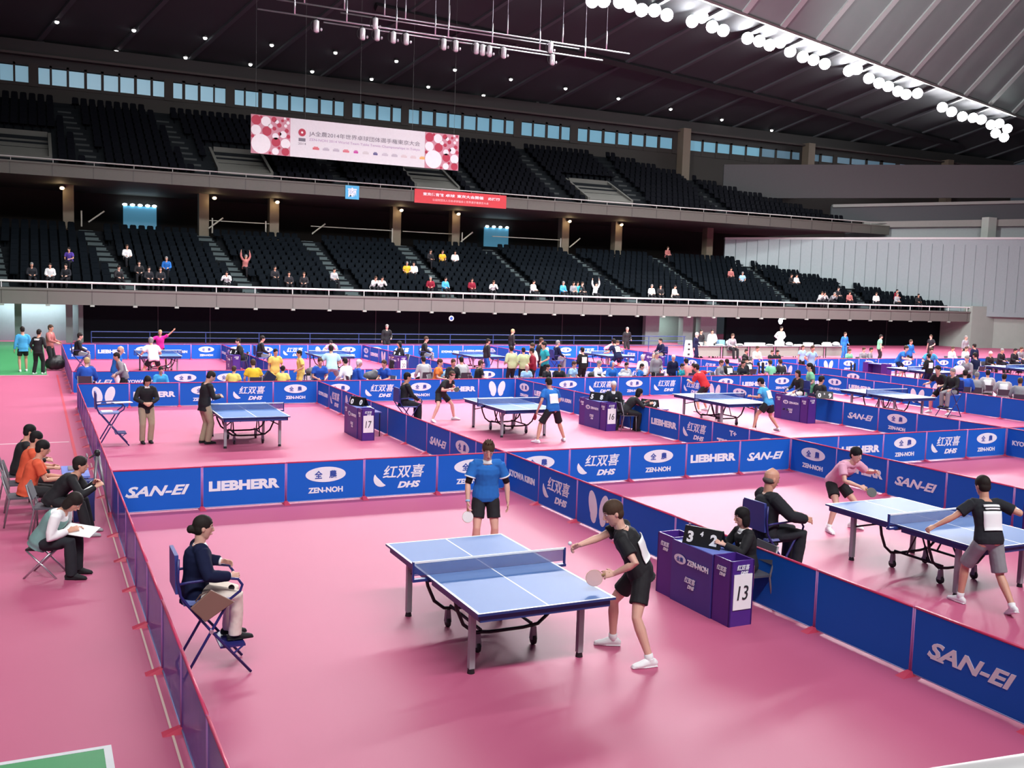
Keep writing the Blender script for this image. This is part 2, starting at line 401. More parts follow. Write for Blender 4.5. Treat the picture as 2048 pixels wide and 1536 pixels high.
for i in range(20):
    x = 12+i*4.3; p = Vector((x, ys(x), zc(ys(x)))); q = p+RD*44; n = RD.cross((rb-ra).normalized()).normalized()*0.14
    if n.z > 0: n = -n
    s_ = (rb-ra).normalized()*0.28
    g.hexa([tuple(v) for v in (p-s_, p+s_, q+s_, q-s_, p-s_+n, p+s_+n, q+s_+n, q-s_+n)])
struct('trim_50', g, M_rib)
g = Geo(); g.tube([tuple(ra-Vector((0, 0, .1))), tuple(rb-Vector((0, 0, .1)))], 0.16, n=6); struct('trim_51', g, mat('keel_strip', (0.16, 0.17, 0.16), 0.5))
RV = Vector((-0.33, 0.90, -0.285))
g = Geo()
for i in range(24):
    x = -12+i*4.6; p = Vector((x+6, ys(x+6), zc(ys(x+6))-0.02)); k_ = (60.9-p.y)/0.9
    q = p+RV*k_; q.z = zc(q.y)-0.02; s_ = Vector((0.16, 0, 0)); n = Vector((0, 0, -0.16))
    g.hexa([tuple(v) for v in (p-s_, p+s_, q+s_, q-s_, p-s_+n, p+s_+n, q+s_+n, q-s_+n)])
struct('trim_52', g, M_ribd)
g = Geo(); g.loft([(20, 49.6, 22.5), (39.1, 51.8, 21.85), (72.2, 55.6, 20.65), (85, 57.2, 20.1)], [(0.35, 0.3)]*4, n=4, flat=True); struct('trim_53', g, M_black)
# side wall and the concrete around the end of the balcony
def ribbon(name, A, B, za, zb, th, m_, back=True):
    d = (Vector((B[0], B[1], 0))-Vector((A[0], A[1], 0))).normalized(); n = Vector((-d.y, d.x, 0))*th
    if n.x < 0: n = -n
    lo = [(A[0], A[1], za[0]), (B[0], B[1], zb[0])]; hi = [(A[0], A[1], za[1]), (B[0], B[1], zb[1])]
    g = Geo(); g.hexa([lo[0], lo[1], (B[0]+n.x, B[1]+n.y, zb[0]), (A[0]+n.x, A[1]+n.y, za[0]), hi[0], hi[1], (B[0]+n.x, B[1]+n.y, zb[1]), (A[0]+n.x, A[1]+n.y, za[1])])
    return struct(name, g, m_)
M_panelw = mat('metal_wall_panels', (0.30, 0.37, 0.38), 0.45, metal=0.0)
ribbon('wall_right', (52.06, 52.0), (80.0, 37.8), (2.7, 8.55), (2.7, 9.5), 0.35, M_panelw)
ribbon('trim_54', (52.0, 51.95), (80.0, 37.72), (8.55, 8.72), (9.5, 9.67), 0.5, mat('wall_cap', (0.55, 0.57, 0.56), 0.5))
dw = (Vector((80.0, 37.8, 0))-Vector((52.06, 52.0, 0))); nw = Vector((-dw.y, dw.x, 0)).normalized()*-0.02
if nw.x > 0: nw = -nw
g = Geo()
for i in range(1, 34):
    p = Vector((52.06, 52.0, 0))+dw*i/34; g.cbox((p.x+nw.x, p.y+nw.y, 5.9), (0.04, 0.04, 5.6))
struct('trim_55', g, mat('panel_joint', (0.25, 0.31, 0.32), 0.5))
UA, UB = (55.0, 52.95), (90.0, 35.0)
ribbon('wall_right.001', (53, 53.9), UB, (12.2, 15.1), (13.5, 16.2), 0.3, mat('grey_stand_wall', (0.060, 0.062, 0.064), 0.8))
ribbon('trim_56', (61.5, 49.5), UB, (11.7, 11.95), (13.3, 13.55), 0.4, mat('stand_parapet', (0.22, 0.24, 0.22), 0.7))
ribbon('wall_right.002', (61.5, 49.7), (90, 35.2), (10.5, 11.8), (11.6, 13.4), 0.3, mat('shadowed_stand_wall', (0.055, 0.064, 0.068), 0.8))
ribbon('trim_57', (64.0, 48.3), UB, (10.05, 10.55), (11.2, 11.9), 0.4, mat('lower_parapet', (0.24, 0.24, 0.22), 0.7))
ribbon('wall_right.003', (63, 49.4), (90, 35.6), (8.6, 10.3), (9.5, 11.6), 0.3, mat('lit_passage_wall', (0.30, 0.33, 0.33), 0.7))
g = Geo(); g.box((72.9, 42.9, 9.0), (73.9, 43.6, 11.2)); struct('trim_58', g, M_conc)
g = Geo(); g.box((70.4, 41.8, 0), (73.1, 45.6, 3.55)); struct('wall_corner', g, M_conc)
ribbon('wall_corner.001', (73.0, 41.9), (90, 33.5), (0, 2.8), (0, 2.95), 0.6, M_conc)
ribbon('wall_corner.002', (70.2, 42.9), (75.5, 40.3), (2.6, 3.2), (2.7, 2.95), 0.3, M_conc)

# ------------------------------------------------------------------ stand seats
def seat_geo(g, x, y, z):
    g.box((x-0.21, y-0.22, z+0.36), (x+0.21, y+0.16, z+0.44))
    g.hexa([(x-0.21, y+0.14, z+0.40), (x+0.21, y+0.14, z+0.40), (x+0.21, y+0.20, z+0.40), (x-0.21, y+0.20, z+0.40),
            (x-0.19, y+0.24, z+0.80), (x+0.19, y+0.24, z+0.80), (x+0.19, y+0.30, z+0.80), (x-0.19, y+0.30, z+0.80)])
    g.box((x-0.15, y+0.235, z+0.80), (x+0.15, y+0.295, z+0.84))
    g.box((x-0.03, y-0.05, z), (x+0.03, y+0.2, z+0.38))
def seat_rows(n, y0, pitch, z0, rise, aisles, xmax, gaps=(), x0=-13.5):
    out = []
    for k in range(n):
        y = y0+pitch*k; z = z0+rise*k; x = x0; xm = xmax(y)-0.35
        while x < xm:
            if all(abs(x-aisle_x(a, y)) > 0.68 for a in aisles) and not any(a0-0.3 < x < a1+0.3 and y < yy for a0, a1, yy in gaps):
                out.append((x, y, z, k))
            x += 0.52
    return out
low = seat_rows(11, STEP0, PITCH_R, 3.1, RISE, LOW_AISLES, y_wall)
low = [q for q in low if q[0] > -6.5]
vis = [q for q in low if in_view((q[0], q[1], q[2]), 0)]
vis.sort(key=lambda q: (Vector(q[:3])-CAM_POS).length)
near = vis[:300]; nearset = set(near)
sm = Geo(); seat_geo(sm, 0, 0, 0); seat_mesh = sm.mesh('stand_seat', M_seat)
ROWN = ['front','second','third','fourth','fifth','sixth','seventh','eighth','ninth','tenth','eleventh']
for q in near:
    blk = sum(1 for a in LOW_AISLES if aisle_x(a, q[1]) < q[0])
    t = thing('stand_seat', 'dark navy seat in the %s row of lower stand block %s' % (ROWN[q[3]], ('zero one two three four five six seven eight nine ten'.split())[blk]), 'seat', (q[0], q[1], q[2]),
              group='seats in the %s row of lower stand block %s' % (ROWN[q[3]], ('zero one two three four five six seven eight nine ten'.split())[blk]), mesh=seat_mesh)
g = Geo()
for q in low:
    if q not in nearset: seat_geo(g, q[0], q[1], q[2])
o = obj('stand_seats', g.mesh('stand_seats', M_seat), kind='stuff', label='rows of dark navy seats filling the rest of the lower stand', category='seats')
upper = [q for q in seat_rows(12, 48.1, 0.8, 10.1, 0.43, UP_AISLES, up_xmax, ((-3.2, 0.0, 52.6), (9.5, 13.0, 52.6), (22.7, 26.1, 52.6), (36.5, 40.5, 52.6))) if q[0] > -6.5]
g = Geo()
for q in upper: seat_geo(g, q[0], q[1], q[2])
obj('stand_seats.001', g.mesh('stand_seats', mat('black_seat', (0.0035, 0.004, 0.006), 0.85, spec=0.03)), kind='stuff', label='rows of almost black seats filling the upper stand below the windows', category='seats')

# ------------------------------------------------------------------ lamps on the keel, downlights, stage rods
LAMPS = [(33.3,43.4,23.4),(34.3,43.6,23.6),(35.7,43.8,23.8),(36.6,43.9,23.7),(37.7,44.1,23.6),(38.9,44.3,23.8),(40.1,44.5,23.7),(42.6,44.9,23.7),(43.6,45.1,24.2),(44.7,45.3,23.7),(45.8,45.4,23.6),(48.5,45.9,23.5),(49.8,46.1,23.5),(51.0,46.3,23.4),(52.2,46.5,23.8),(53.4,46.7,23.3),(54.9,46.9,23.1),(56.3,47.2,23.1),(57.7,47.4,23.0),(60.8,47.9,22.9),(61.9,48.1,23.2),(63.6,48.4,22.7),(65.0,48.6,22.5),(66.3,48.8,22.4),(67.8,49.1,22.2),(69.0,49.3,22.1),(70.6,49.5,22.4),(74.6,50.2,21.7),(76.2,50.5,21.5),(78.0,50.8,21.3),(79.8,51.1,21.4),(81.2,51.3,21.4),(82.8,51.5,21.1),(84.3,51.8,21.4),(83.8,51.7,20.4),(85.4,52.0,20.2),(85.9,52.1,21.1)]
for x in range(14): LAMPS.insert(0, (31.5-x*2.2, 43.1-x*0.36, 23.7+x*0.05))
aim = (Vector((14, 0, 0))-Vector((55, 47, 23))).normalized()
hg = Geo(); hg.loft([Vector((0,0,0))-aim*0.45, Vector((0,0,0))-aim*0.05], [(0.2, 0.2), (0.42, 0.42)], n=14, flat=True); hg.tube([(0, 0.1, 0.2), (0, 0.1, 0.38)], 0.04)
a1 = aim.orthogonal().normalized(); a2 = aim.cross(a1)
rv = []
for rr, zz in ((0.44, -0.12), (0.47, 0.14), (0.45, 0.14), (0.42, -0.12)):
    rv += [a1*rr*math.cos(2*PI*i/16)+a2*rr*math.sin(2*PI*i/16)+aim*zz for i in range(16)]
hg.add(rv, [(j*16+i, j*16+(i+1) % 16, ((j+1) % 4)*16+(i+1) % 16, ((j+1) % 4)*16+i) for j in range(4) for i in range(16)])
hm = hg.mesh('housing', M_black)
lg = Geo(); lg.ell((0, 0, 0), (0.42, 0.42, 0.06), (aim.orthogonal().normalized(), aim.cross(aim.orthogonal()).normalized(), aim), 14, 8)
lm = lg.mesh('lens', M_lamp, True)
ORD = ['first','second','third','fourth','fifth','sixth','seventh','eighth','ninth','tenth','eleventh','twelfth','thirteenth','fourteenth','fifteenth','sixteenth','seventeenth','eighteenth','nineteenth','twentieth']
def ordinal(i):
    if i < 20: return ORD[i]
    tens = {2: 'twenty', 3: 'thirty', 4: 'forty', 5: 'fifty', 6: 'sixty'}; n = i+1
    if n % 10 == 0: return {2: 'twentieth', 3: 'thirtieth', 4: 'fortieth', 5: 'fiftieth', 6: 'sixtieth'}[n//10]
    return tens[n//10]+'-'+ORD[n % 10-1]
for i, p in enumerate(LAMPS):
    t = thing('floodlight', 'glowing round floodlight on the roof keel, %s of the row counted from the left' % ordinal(i), 'floodlight', p, group='floodlights along the roof keel')
    obj('housing', hm, t); obj('lens', lm, t)
DOWN = [(0.52,56.76,20.55),(-0.36,59.71,19.62),(5.25,56.55,20.62),(4.34,59.47,19.69),(9.87,56.33,20.69),(8.94,59.17,19.79),(8.46,60.79,19.28),(14.42,56.1,20.76),(13.49,58.99,19.84),(19.03,55.98,20.8),(18.07,58.91,19.87),(17.54,60.45,19.38),(23.73,56.02,20.79),(22.74,58.94,19.86),(28.53,56.12,20.75),(27.47,59.05,19.83),(26.92,60.63,19.33),(33.48,56.41,20.66),(32.41,59.29,19.75),(38.62,56.68,20.57),(37.51,59.61,19.65),(44.04,57.17,20.42),(42.86,60.13,19.48),(49.81,57.76,20.23),(55.93,58.42,20.02),(62.41,59.19,19.78)]
dh = Geo().disc((0, 0, 0), (0, 0, 1), 0.2, 0.12, 14).mesh('trim_ring', M_black); dl = Geo().ell((0, 0, -0.1), (0.13, 0.13, 0.1)).mesh('lamp_glass', M_small, True)
for i, p in enumerate(DOWN):
    t = thing('downlight', 'tiny white downlight in the dark ceiling, %s counted from the left' % ordinal(i), 'ceiling light', (p[0], p[1], p[2]-0.12), group='downlights in the dark ceiling')
    obj('trim_ring', dh, t); obj('lamp_glass', dl, t)
# two stage rods with lanterns, hung from the roof
def rod(x0, x1, z, lab, hangers, y):
    t = thing('lighting_rod', lab, 'lighting bar', (x0, y, z), group=None)
    obj('bar', Geo().tube([(0, 0, 0), (x1-x0, 0, 0)], 0.055).mesh('bar', M_steel, True), t)
    obj('lower_bar', Geo().tube([(4, 0.15, -0.16), (x1-x0-4.0, 0.15, -0.16)], 0.05).mesh('lower_bar', M_steel, True), t)
    for hx in hangers:
        zt = zc(max(y, ys(hx)))-z+(0.0 if y > ys(hx) else 0)
        obj('hanger', Geo().tube([(hx-x0, 0, 0), (hx-x0, 0, 1.3)], 0.05).mesh('hanger', M_steel, True), t)
        obj('cable', Geo().tube([(hx-x0, 0, 1.3), (hx-x0, 0, zt)], 0.015, n=5).mesh('cable', M_steel), t)
    return t
rod(11.0, 34.6, 19.74, 'lower silver stage rod carrying cylindrical lanterns under the dark ceiling', (13.2, 16.4, 19.6, 22.2, 23.1, 26.2, 29.7, 33.2), 44.0)
rod(12.3, 37.3, 20.7, 'upper silver stage rod with many short hangers under the dark ceiling', (14.0, 16.5, 19.1, 20.5, 23.5, 27.7, 31.9, 35.4), 44.9)
LG = Geo(); LG.loft([(0, 0, 0.35), (0, 0, 0.3), (0, 0, -0.3), (0, 0, -0.36)], [(0.1, 0.1), (0.17, 0.17), (0.17, 0.17), (0.13, 0.13)], n=12, flat=True)
lan_body = LG.mesh('can', mat('lantern_can', (0.6, 0.6, 0.62), 0.35, metal=0.3), True)
LG = Geo()
pts = [(-0.05-0.3*math.sin(a), 0, 0.3*math.cos(a)*1.2) for a in [i*PI/10 for i in range(11)]]; LG.tube(pts, 0.03, n=6); LG.tube([(0, 0, 0.3), (0, 0.05, 0.5)], 0.04, n=6)
lan_yoke = LG.mesh('yoke', M_black)
lan_knob = Geo().ell((0.3, 0, -0.15), (0.07, 0.07, 0.1)).mesh('knob', M_steel, True)
for i, (x, z) in enumerate(((14.51, 19.23), (17.4, 19.17), (18.21, 19.9), (18.33, 19.24), (19.39, 19.23), (20.24, 19.24), (22.78, 19.26), (23.61, 19.26), (25.05, 19.29), (25.5, 19.25), (26.0, 19.24), (27.02, 19.27), (30.49, 20.05), (30.65, 19.28))):
    t = thing('stage_lantern', 'pale cylindrical stage lantern hanging from the silver rods, %s counted from the left' % ordinal(i), 'stage lantern', (x, 43.95, z), group='stage lanterns on the silver rods')
    obj('can', lan_body, t); obj('yoke', lan_yoke, t); obj('knob', lan_knob, t)

# ------------------------------------------------------------------ banners on the stands
def banner():
    w, h = 13.96, 2.38
    t = thing('banner', 'long white event banner with red and white dots at both ends hanging before the upper stand', 'banner', (11.19, 46.75, 11.72))
    obj('sheet', Geo().box((0, 0, 0), (w, 0.03, h)).mesh('sheet', mat('banner_white', (0.60, 0.63, 0.64), 0.7)), t)
    for hx in (0.3, 3.4, 7.0, 10.6, 13.6): obj('cord', Geo().tube([(hx, 0.015, h-0.02), (hx, 0.015, zc(46.75)-11.72)], 0.012, n=5).mesh('cord', M_black), t)
    red = mat('banner_red', (0.36, 0.015, 0.05), 0.6); pk = mat('banner_pink_ground', (0.46, 0.22, 0.27), 0.6); wh = mat('banner_dot_white', (0.68, 0.70, 0.71), 0.6)
    dots = [(0.32,2.05,0.30,1),(0.92,2.02,0.30,0),(1.42,2.18,0.16,1),(0.30,1.45,0.31,0),(0.98,1.42,0.29,1),(1.45,1.62,0.12,1),(1.75,1.85,0.14,1),(1.52,1.15,0.2,0),(0.62,0.62,0.60,0),(1.55,0.80,0.28,1),(2.16,0.75,0.30,0),(1.52,0.22,0.27,0),(2.15,0.25,0.26,1),(1.95,2.15,0.09,1),(2.22,1.55,0.13,1),(2.0,1.3,0.22,0),(2.3,2.05,0.1,0),(1.78,1.32,0.11,1),(2.38,1.2,0.12,1),(1.6,2.05,0.12,0),(2.15,1.85,0.1,0),(0.06,1.05,0.1,1),(1.75,0.45,0.09,1),(2.3,2.28,0.07,1),(2.1,2.3,0.07,0),(1.2,1.75,0.14,0),(0.62,2.25,0.09,1),(1.18,0.1,0.09,1)]
    for side, x0 in ((0, 0.0), (1, w-2.45)):
        g = Geo(); g.box((x0, -0.01, 0), (x0+2.45, 0.0, h)); g.mi = 1
        for x, z, r, c in dots:
            g.mi = 2 if c == 0 else 1
            rr = min(r, z-0.005, h-z-0.005) if r > 0.14 else r
            xx = min(max(x, rr), 2.45-rr)
            g.disc((x0+xx, -0.015, z), (0, -1, 0), rr, 0.012, 24)
        obj('dot_pattern', g.mesh('dot_pattern', [pk, red, wh]), t)
    g = Geo(); g.disc((3.2, -0.01, 1.55), (0, -1, 0), 0.24, 0.012, 24); g.mi = 1; g.disc((3.2, -0.02, 1.55), (0, -1, 0), 0.07, 0.012, 12)
    obj('emblem', g.mesh('emblem', [red, wh]), t)
    gt = mat('banner_grey_print', (0.13, 0.13, 0.16), 0.6)
    g = Geo(); put_text(g, 'JA全農2014年世界卓球団体選手権東京大会', 7.4, 1.52, 0.36, 7.5, -0.006); obj('title', g.mesh('title', gt), t)
    g = Geo(); put_text(g, 'ZEN-NOH 2014 World Team Table Tennis Championships in Tokyo', 7.4, 1.14, 0.2, 7.5, -0.006); obj('subtitle', g.mesh('subtitle', mat('banner_lilac_print', (0.35, 0.25, 0.42))), t)
    g = Geo(); put_text(g, '2014', 3.2, 0.85, 0.14, 0.5, -0.006); g.box((2.98, -0.006, 1.0), (3.42, 0.0, 1.2)); obj('year_mark', g.mesh('year_mark', gt), t)
    cols = [(0.5,0.1,0.12),(0.4,0.4,0.45),(0.4,0.4,0.45),(0.55,0.15,0.18),(0.45,0.05,0.3),(0.5,0.5,0.5),(0.08,0.08,0.2),(0.45,0.45,0.5),(0.4,0.4,0.45),(0.55,0.5,0.5),(0.55,0.5,0.5),(0.7,0.4,0.12)]
    for i, c in enumerate(cols):
        g = Geo(); x = 4.1+i*0.66; wd = 0.3 if i in (4, 6) else 0.42
        g.box((x-wd/2, -0.006, 0.55), (x+wd/2, 0, 0.68)); g.box((x-wd/3, -0.006, 0.69), (x+wd/3, 0, 0.74))
        obj('sponsor_mark', g.mesh('sponsor_mark', mat('sponsor_%d' % i, c)), t)
banner()
t = thing('banner', 'red banner with white lettering hung on the upper balcony front', 'banner', (22.2, 47.2, 9.42))
obj('sheet', Geo().box((0, 0, 0), (6.87, 0.03, 0.92)).mesh('sheet', mat('red_sheet', (0.50, 0.03, 0.04), 0.6)), t)
g = Geo(); put_text(g, '東京体育館', 1.35, 0.62, 0.22, 1.5, -0.006, bold=0.02); put_text(g, '卓球', 2.6, 0.62, 0.2, 0.7, -0.006, bold=0.02); put_text(g, '東京大会開催', 4.1, 0.62, 0.22, 2.0, -0.006, bold=0.02); put_text(g, '応援団', 5.9, 0.6, 0.2, 0.9, -0.006, bold=0.02)
obj('large_lettering', g.mesh('large_lettering', M_white), t)
g = Geo(); put_text(g, '公益財団法人日本卓球協会と世界選手権東京大会', 3.4, 0.27, 0.16, 4.2, -0.006); obj('small_lettering', g.mesh('small_lettering', mat('pink_print', (0.8, 0.5, 0.5))), t)
t = thing('sign', 'square sky blue sign with white south mark on the upper balcony front', 'sign', (17.4, 47.2, 9.35))
obj('board', Geo().box((0, 0, 0), (0.92, 0.04, 0.88)).mesh('board', mat('sky_sign', (0.05, 0.36, 0.62), 0.5)), t)
g = Geo(); put_text(g, '南', 0.46, 0.44, 0.6, 0.6, -0.006, bold=0.03); obj('lettering', g.mesh('lettering', M_white), t)
t = thing('round_sign', 'small round blue and white sign hanging under the lower balcony front', 'sign', (23.0, 42.05, 1.80))
obj('disc', Geo().disc((0, 0, 0), (0, -1, 0), 0.17, 0.03).mesh('disc', M_white), t); obj('centre', Geo().disc((0, -0.02, 0), (0, -1, 0), 0.1, 0.03).mesh('centre', mat('sign_blue', (0.02, 0.08, 0.4))), t); obj('hanger', Geo().tube([(0, 0, 0.16), (0, 0, 0.44)], 0.012).mesh('hanger', M_black), t)
t = thing('hanging_lamp', 'bright oval blue-white lamp glowing under the lower balcony front', 'lamp', (50.0, 42.1, 2.0))
obj('globe', Geo().ell((0, 0, 0), (0.17, 0.12, 0.24)).mesh('globe', M_cool, True), t); obj('mount', Geo().tube([(0, 0, 0.2), (0, 0.0, 0.32)], 0.03).mesh('mount', M_black), t)
t = thing('wall_clock', 'round white clock on the pale wall behind the official desks', 'clock', (42.0, 47.4, 1.95)); obj('dial', Geo().disc((0, 0, 0), (0, -1, 0), 0.2, 0.05).mesh('dial', M_white), t); obj('hands', Geo().box((-0.01, -0.04, 0), (0.01, -0.03, 0.14)).box((0, -0.04, -0.01), (0.1, -0.03, 0.01)).mesh('hands', M_black), t)
# blue pipe railing in front of the dark wall
t = thing('pipe_railing', 'low blue pipe railing in front of the dark far wall', 'railing', (0, 37.5, 0))
mb = mat('blue_pipe', (0.015, 0.05, 0.2), 0.5)
obj('rails', Geo().tube([(1.5, 0, 1.0), (38, 0, 1.0)], 0.025).tube([(1.5, 0, 0.7), (38, 0, 0.7)], 0.02).tube([(1.5, 0, 0.4), (38, 0, 0.4)], 0.02).mesh('rails', mb), t)
for i in range(14): obj('post', Geo().tube([(1.5+i*2.8, 0, 0), (1.5+i*2.8, 0, 1.0)], 0.025).mesh('post', mb), t)
# railing at the photographer's own stand, cut by the lower right corner
t = thing('handrail', 'white rounded handrail of the near stand crossing the lower right corner', 'railing', (0.3, -15.55, 0))
obj('rail', Geo().loft([(-0.1, 0.0, 2.897), (1.2, -0.16, 2.897)], [(0.045, 0.05)]*2, n=16, flat=True).mesh('rail', M_whiterail, True), t)
obj('post', Geo().tube([(1.15, -0.15, 0), (1.15, -0.15, 2.87)], 0.03, n=10).mesh('post', M_whiterail, True), t)
# ------------------------------------------------------------------ court surrounds
M_blue = mat('blue_fabric', (0.008, 0.12, 0.58), 0.6, vary=0.04, scale=2, spec=0.25)
M_logo = mat('logo_white', (0.84, 0.88, 0.94), 0.6)
M_logob = mat('logo_blue', (0.03, 0.08, 0.38), 0.6)
M_frame = mat('crimson_tube', (0.62, 0.05, 0.14), 0.4)
M_post = mat('lilac_tube', (0.45, 0.18, 0.50), 0.4)
def sheer():
    m_ = bpy.data.materials.new('sheer_blue_mesh'); m_.use_nodes = True; nt = m_.node_tree; nt.nodes.clear()
    out = nt.nodes.new('ShaderNodeOutputMaterial'); mx = nt.nodes.new('ShaderNodeMixShader'); tr = nt.nodes.new('ShaderNodeBsdfTransparent')
    bs = nt.nodes.new('ShaderNodeBsdfPrincipled'); bs.inputs['Base Color'].default_value = (0.07, 0.08, 0.42, 1); bs.inputs['Roughness'].default_value = 0.6
    tc = nt.nodes.new('ShaderNodeTexCoord'); nz = nt.nodes.new('ShaderNodeTexNoise'); nz.inputs['Scale'].default_value = 3
    mp = nt.nodes.new('ShaderNodeMapRange'); mp.inputs[3].default_value = 0.5; mp.inputs[4].default_value = 0.72
    nt.links.new(tc.outputs['Object'], nz.inputs[0]); nt.links.new(nz.outputs[0], mp.inputs[0]); nt.links.new(mp.outputs[0], mx.inputs[0])
    nt.links.new(tr.outputs[0], mx.inputs[1]); nt.links.new(bs.outputs[0], mx.inputs[2]); nt.links.new(mx.outputs[0], out.inputs[0])
    return m_
M_sheer = sheer()
PW, PH = 1.4, 0.73
panel_m = Geo().box((0.012, -0.006, 0.03), (PW-0.012, 0.006, PH-0.02)).mesh('fabric', M_blue)
panel_s = Geo().box((0.012, -0.003, 0.03), (PW-0.012, 0.003, PH-0.02)).mesh('fabric', M_sheer)
g = Geo(); g.tube([(0, 0, PH-0.012), (PW, 0, PH-0.012)], 0.014, n=6); rail_m = g.mesh('top_rail', M_frame, True)
g = Geo(); g.tube([(0.012, 0, 0.02), (0.012, 0, PH)], 0.012, n=6); post_m = g.mesh('upright', M_post, True)
g = Geo(); g.tube([(0, 0, 0.03), (PW, 0, 0.03)], 0.009, n=6); low_m = g.mesh('bottom_rail', mat('pale_blue_tube', (0.35, 0.45, 0.75)), True)
g = Geo()
g.hexa([(-0.055, -0.16, 0), (0.055, -0.16, 0), (0.055, 0.16, 0), (-0.055, 0.16, 0), (-0.03, -0.03, 0.05), (0.03, -0.03, 0.05), (0.03, 0.03, 0.05), (-0.03, 0.03, 0.05)])
foot_m = g.mesh('foot', mat('red_foot', (0.65, 0.06, 0.12), 0.4))

def logo_sanei():
    g = Geo(); put_text(g, 'SAN-EI', 0.7, 0.36, 0.17, 1.0, -0.010, bold=0.032, shear=0.35)
    g.box((0.24, -0.013, 0.265), (0.40, -0.008, 0.285)); return g.mesh('logo', M_logo)
def logo_lieb():
    g = Geo(); put_text(g, 'LIEBHERR', 0.7, 0.38, 0.17, 1.18, -0.010, bold=0.055); return g.mesh('logo', M_logo)
def logo_zen():
    g = Geo(); g.loft([(0.7, -0.008, 0.48), (0.7, -0.012, 0.48)], [(0.36, 0.135)]*2, right=(1, 0, 0), n=36, flat=True)
    put_text(g, 'ZEN-NOH', 0.7, 0.205, 0.10, 0.62, -0.010, bold=0.04); g.mi = 1
    put_text(g, '全', 0.57, 0.48, 0.14, 0.14, -0.0145, bold=0.02); put_text(g, '農', 0.83, 0.48, 0.14, 0.14, -0.0145, bold=0.02)
    return g.mesh('logo', [M_logo, M_logob])
def logo_dhs():
    g = Geo(); put_text(g, '红双喜', 0.75, 0.46, 0.24, 0.8, -0.010, bold=0.012, shear=0.2)
    put_text(g, 'DHS', 0.85, 0.215, 0.12, 0.44, -0.010, bold=0.05, shear=0.3)
    pts = [(0.20+0.20*(1-math.cos(a)), -0.010, 0.42-0.20*math.sin(a)) for a in [i*PI/2/8 for i in range(9)]]
    g.loft(pts, [(0.008+0.05*math.sin(PI*i/8), 0.003) for i in range(9)], right=(0.5, 0, 0.5), n=6)
    return g.mesh('logo', M_logo)
def logo_wings():
    g = Geo()
    for s in (-1, 1):
        a = s*0.30
        ax = Vector((math.cos(a), 0, -math.sin(a))); c = Vector((0.7+s*0.17, -0.010, 0.40))
        up = Vector((math.sin(a), 0, math.cos(a)))
        g.ell(tuple(c), (0.13, 0.003, 0.24), (ax, Vector((0, 1, 0)), up), 24, 10)
        g.ell(tuple(c-Vector((s*0.02, 0, 0.17))), (0.09, 0.003, 0.12), (ax, Vector((0, 1, 0)), up), 18, 8)
    return g.mesh('logo', M_logo)
def logo_word(s, w, h=0.12):
    def f():
        g = Geo(); put_text(g, s, 0.7, 0.37, h, w, -0.010, bold=0.04); return g.mesh('logo', M_logo)
    return f
def logo_tissot():
    g = Geo(); put_text(g, 'TISSOT', 0.7, 0.26, 0.18, 1.0, -0.010, bold=0.05); put_text(g, 'T+', 0.8, 0.53, 0.13, 0.26, -0.010, bold=0.04)
    return g.mesh('logo', M_logo)
LOGOS = dict(S=logo_sanei(), L=logo_lieb(), Z=logo_zen(), D=logo_dhs(), B=logo_wings(), K=logo_word('KYOWA KIRIN', 1.05)(), T=logo_tissot())
DESC = dict(S='slant-lettered', L='heavy-lettered', Z='white-oval', D='brush-character', B='wing-marked', K='small-lettered', T='cross-lettered')
DESC['-'] = 'plain'
def panel(x, y, rz, logo, label, grp, sheer_=False, foot=True):
    c = (x+math.cos(rz)*0.7, y+math.sin(rz)*0.7, 0.4)
    if not in_view(c, 700): return
    t = thing('barrier_panel', label, 'barrier', (x, y, 0), rz, grp)
    obj('fabric', panel_s if sheer_ else panel_m, t); obj('top_rail', rail_m, t); obj('upright', post_m, t); obj('upright', post_m, t, (PW-0.024, 0, 0))
    if (Vector(c)-CAM_POS).length < 34 or sheer_: obj('bottom_rail', low_m, t)
    if foot: obj('foot', foot_m, t)
    if logo != '-': obj('logo', LOGOS[logo], t)
def row(x0, y, logos, desc):
    for i, l in enumerate(logos):
        panel(x0+i*PW, y, 0, l, 'blue %s barrier panel, %s from left, %s' % (DESC[l], ORD[i], desc), 'barrier panels, '+desc)
def side(x, ytop, logos, desc, sheer_=False):
    # left faces towards -x: local +X runs towards -y
    for i, l in enumerate(logos):
        panel(x, ytop-i*PW-(0.03 if i == 0 else 0), -PI/2, l, '%s %s barrier panel, %s from far end, %s' % ('see-through' if sheer_ else 'blue', DESC[l], ORD[i], desc), 'barrier panels, '+desc, sheer_, i > 0)
row(0, 0, 'SLZDZ', 'row behind nearest table')
row(7, 0, 'ZDZLS', 'row beyond bald umpire')
row(14, 0, 'SLZDZ', 'row beyond pink player')
row(21, 0, 'KLZDZ', 'row at right picture edge')
row(0, 14, 'BLZDZ', 'row behind unused table')
row(7, 14, 'ZDZLB', 'row behind blue bib wearer')
row(14, 14, 'LZDZD', 'row behind red player')
row(21, 14, 'DZLZL', 'row behind right background table')
row(0, 18, 'SKZZD', 'aisle row behind blue jackets')
row(7, 18, 'ZZKZD', 'aisle row behind yellow shirts')
row(14, 18, 'ZKZDZ', 'aisle row behind pale green tops')
row(21, 18, 'DZKDZ', 'aisle row behind coral tops')
row(0, 32, 'ZLZKZ', 'rearmost row, far left court')
row(7, 32, 'ZZDBZ', 'rearmost row, second court')
row(14, 32, 'ZDZKL', 'rearmost row, third court')
row(21, 32, 'LKBZD', 'rearmost row, fourth court')
side(0, 0, '-'*10, 'left fence, nearest court', True)
side(0, 14, '-'*10, 'left fence, beside unused table', True)
side(0, 32, '-'*10, 'left fence, far court', True)
side(7, 0, 'KDB----SLZ', 'side row reaching lower right corner')
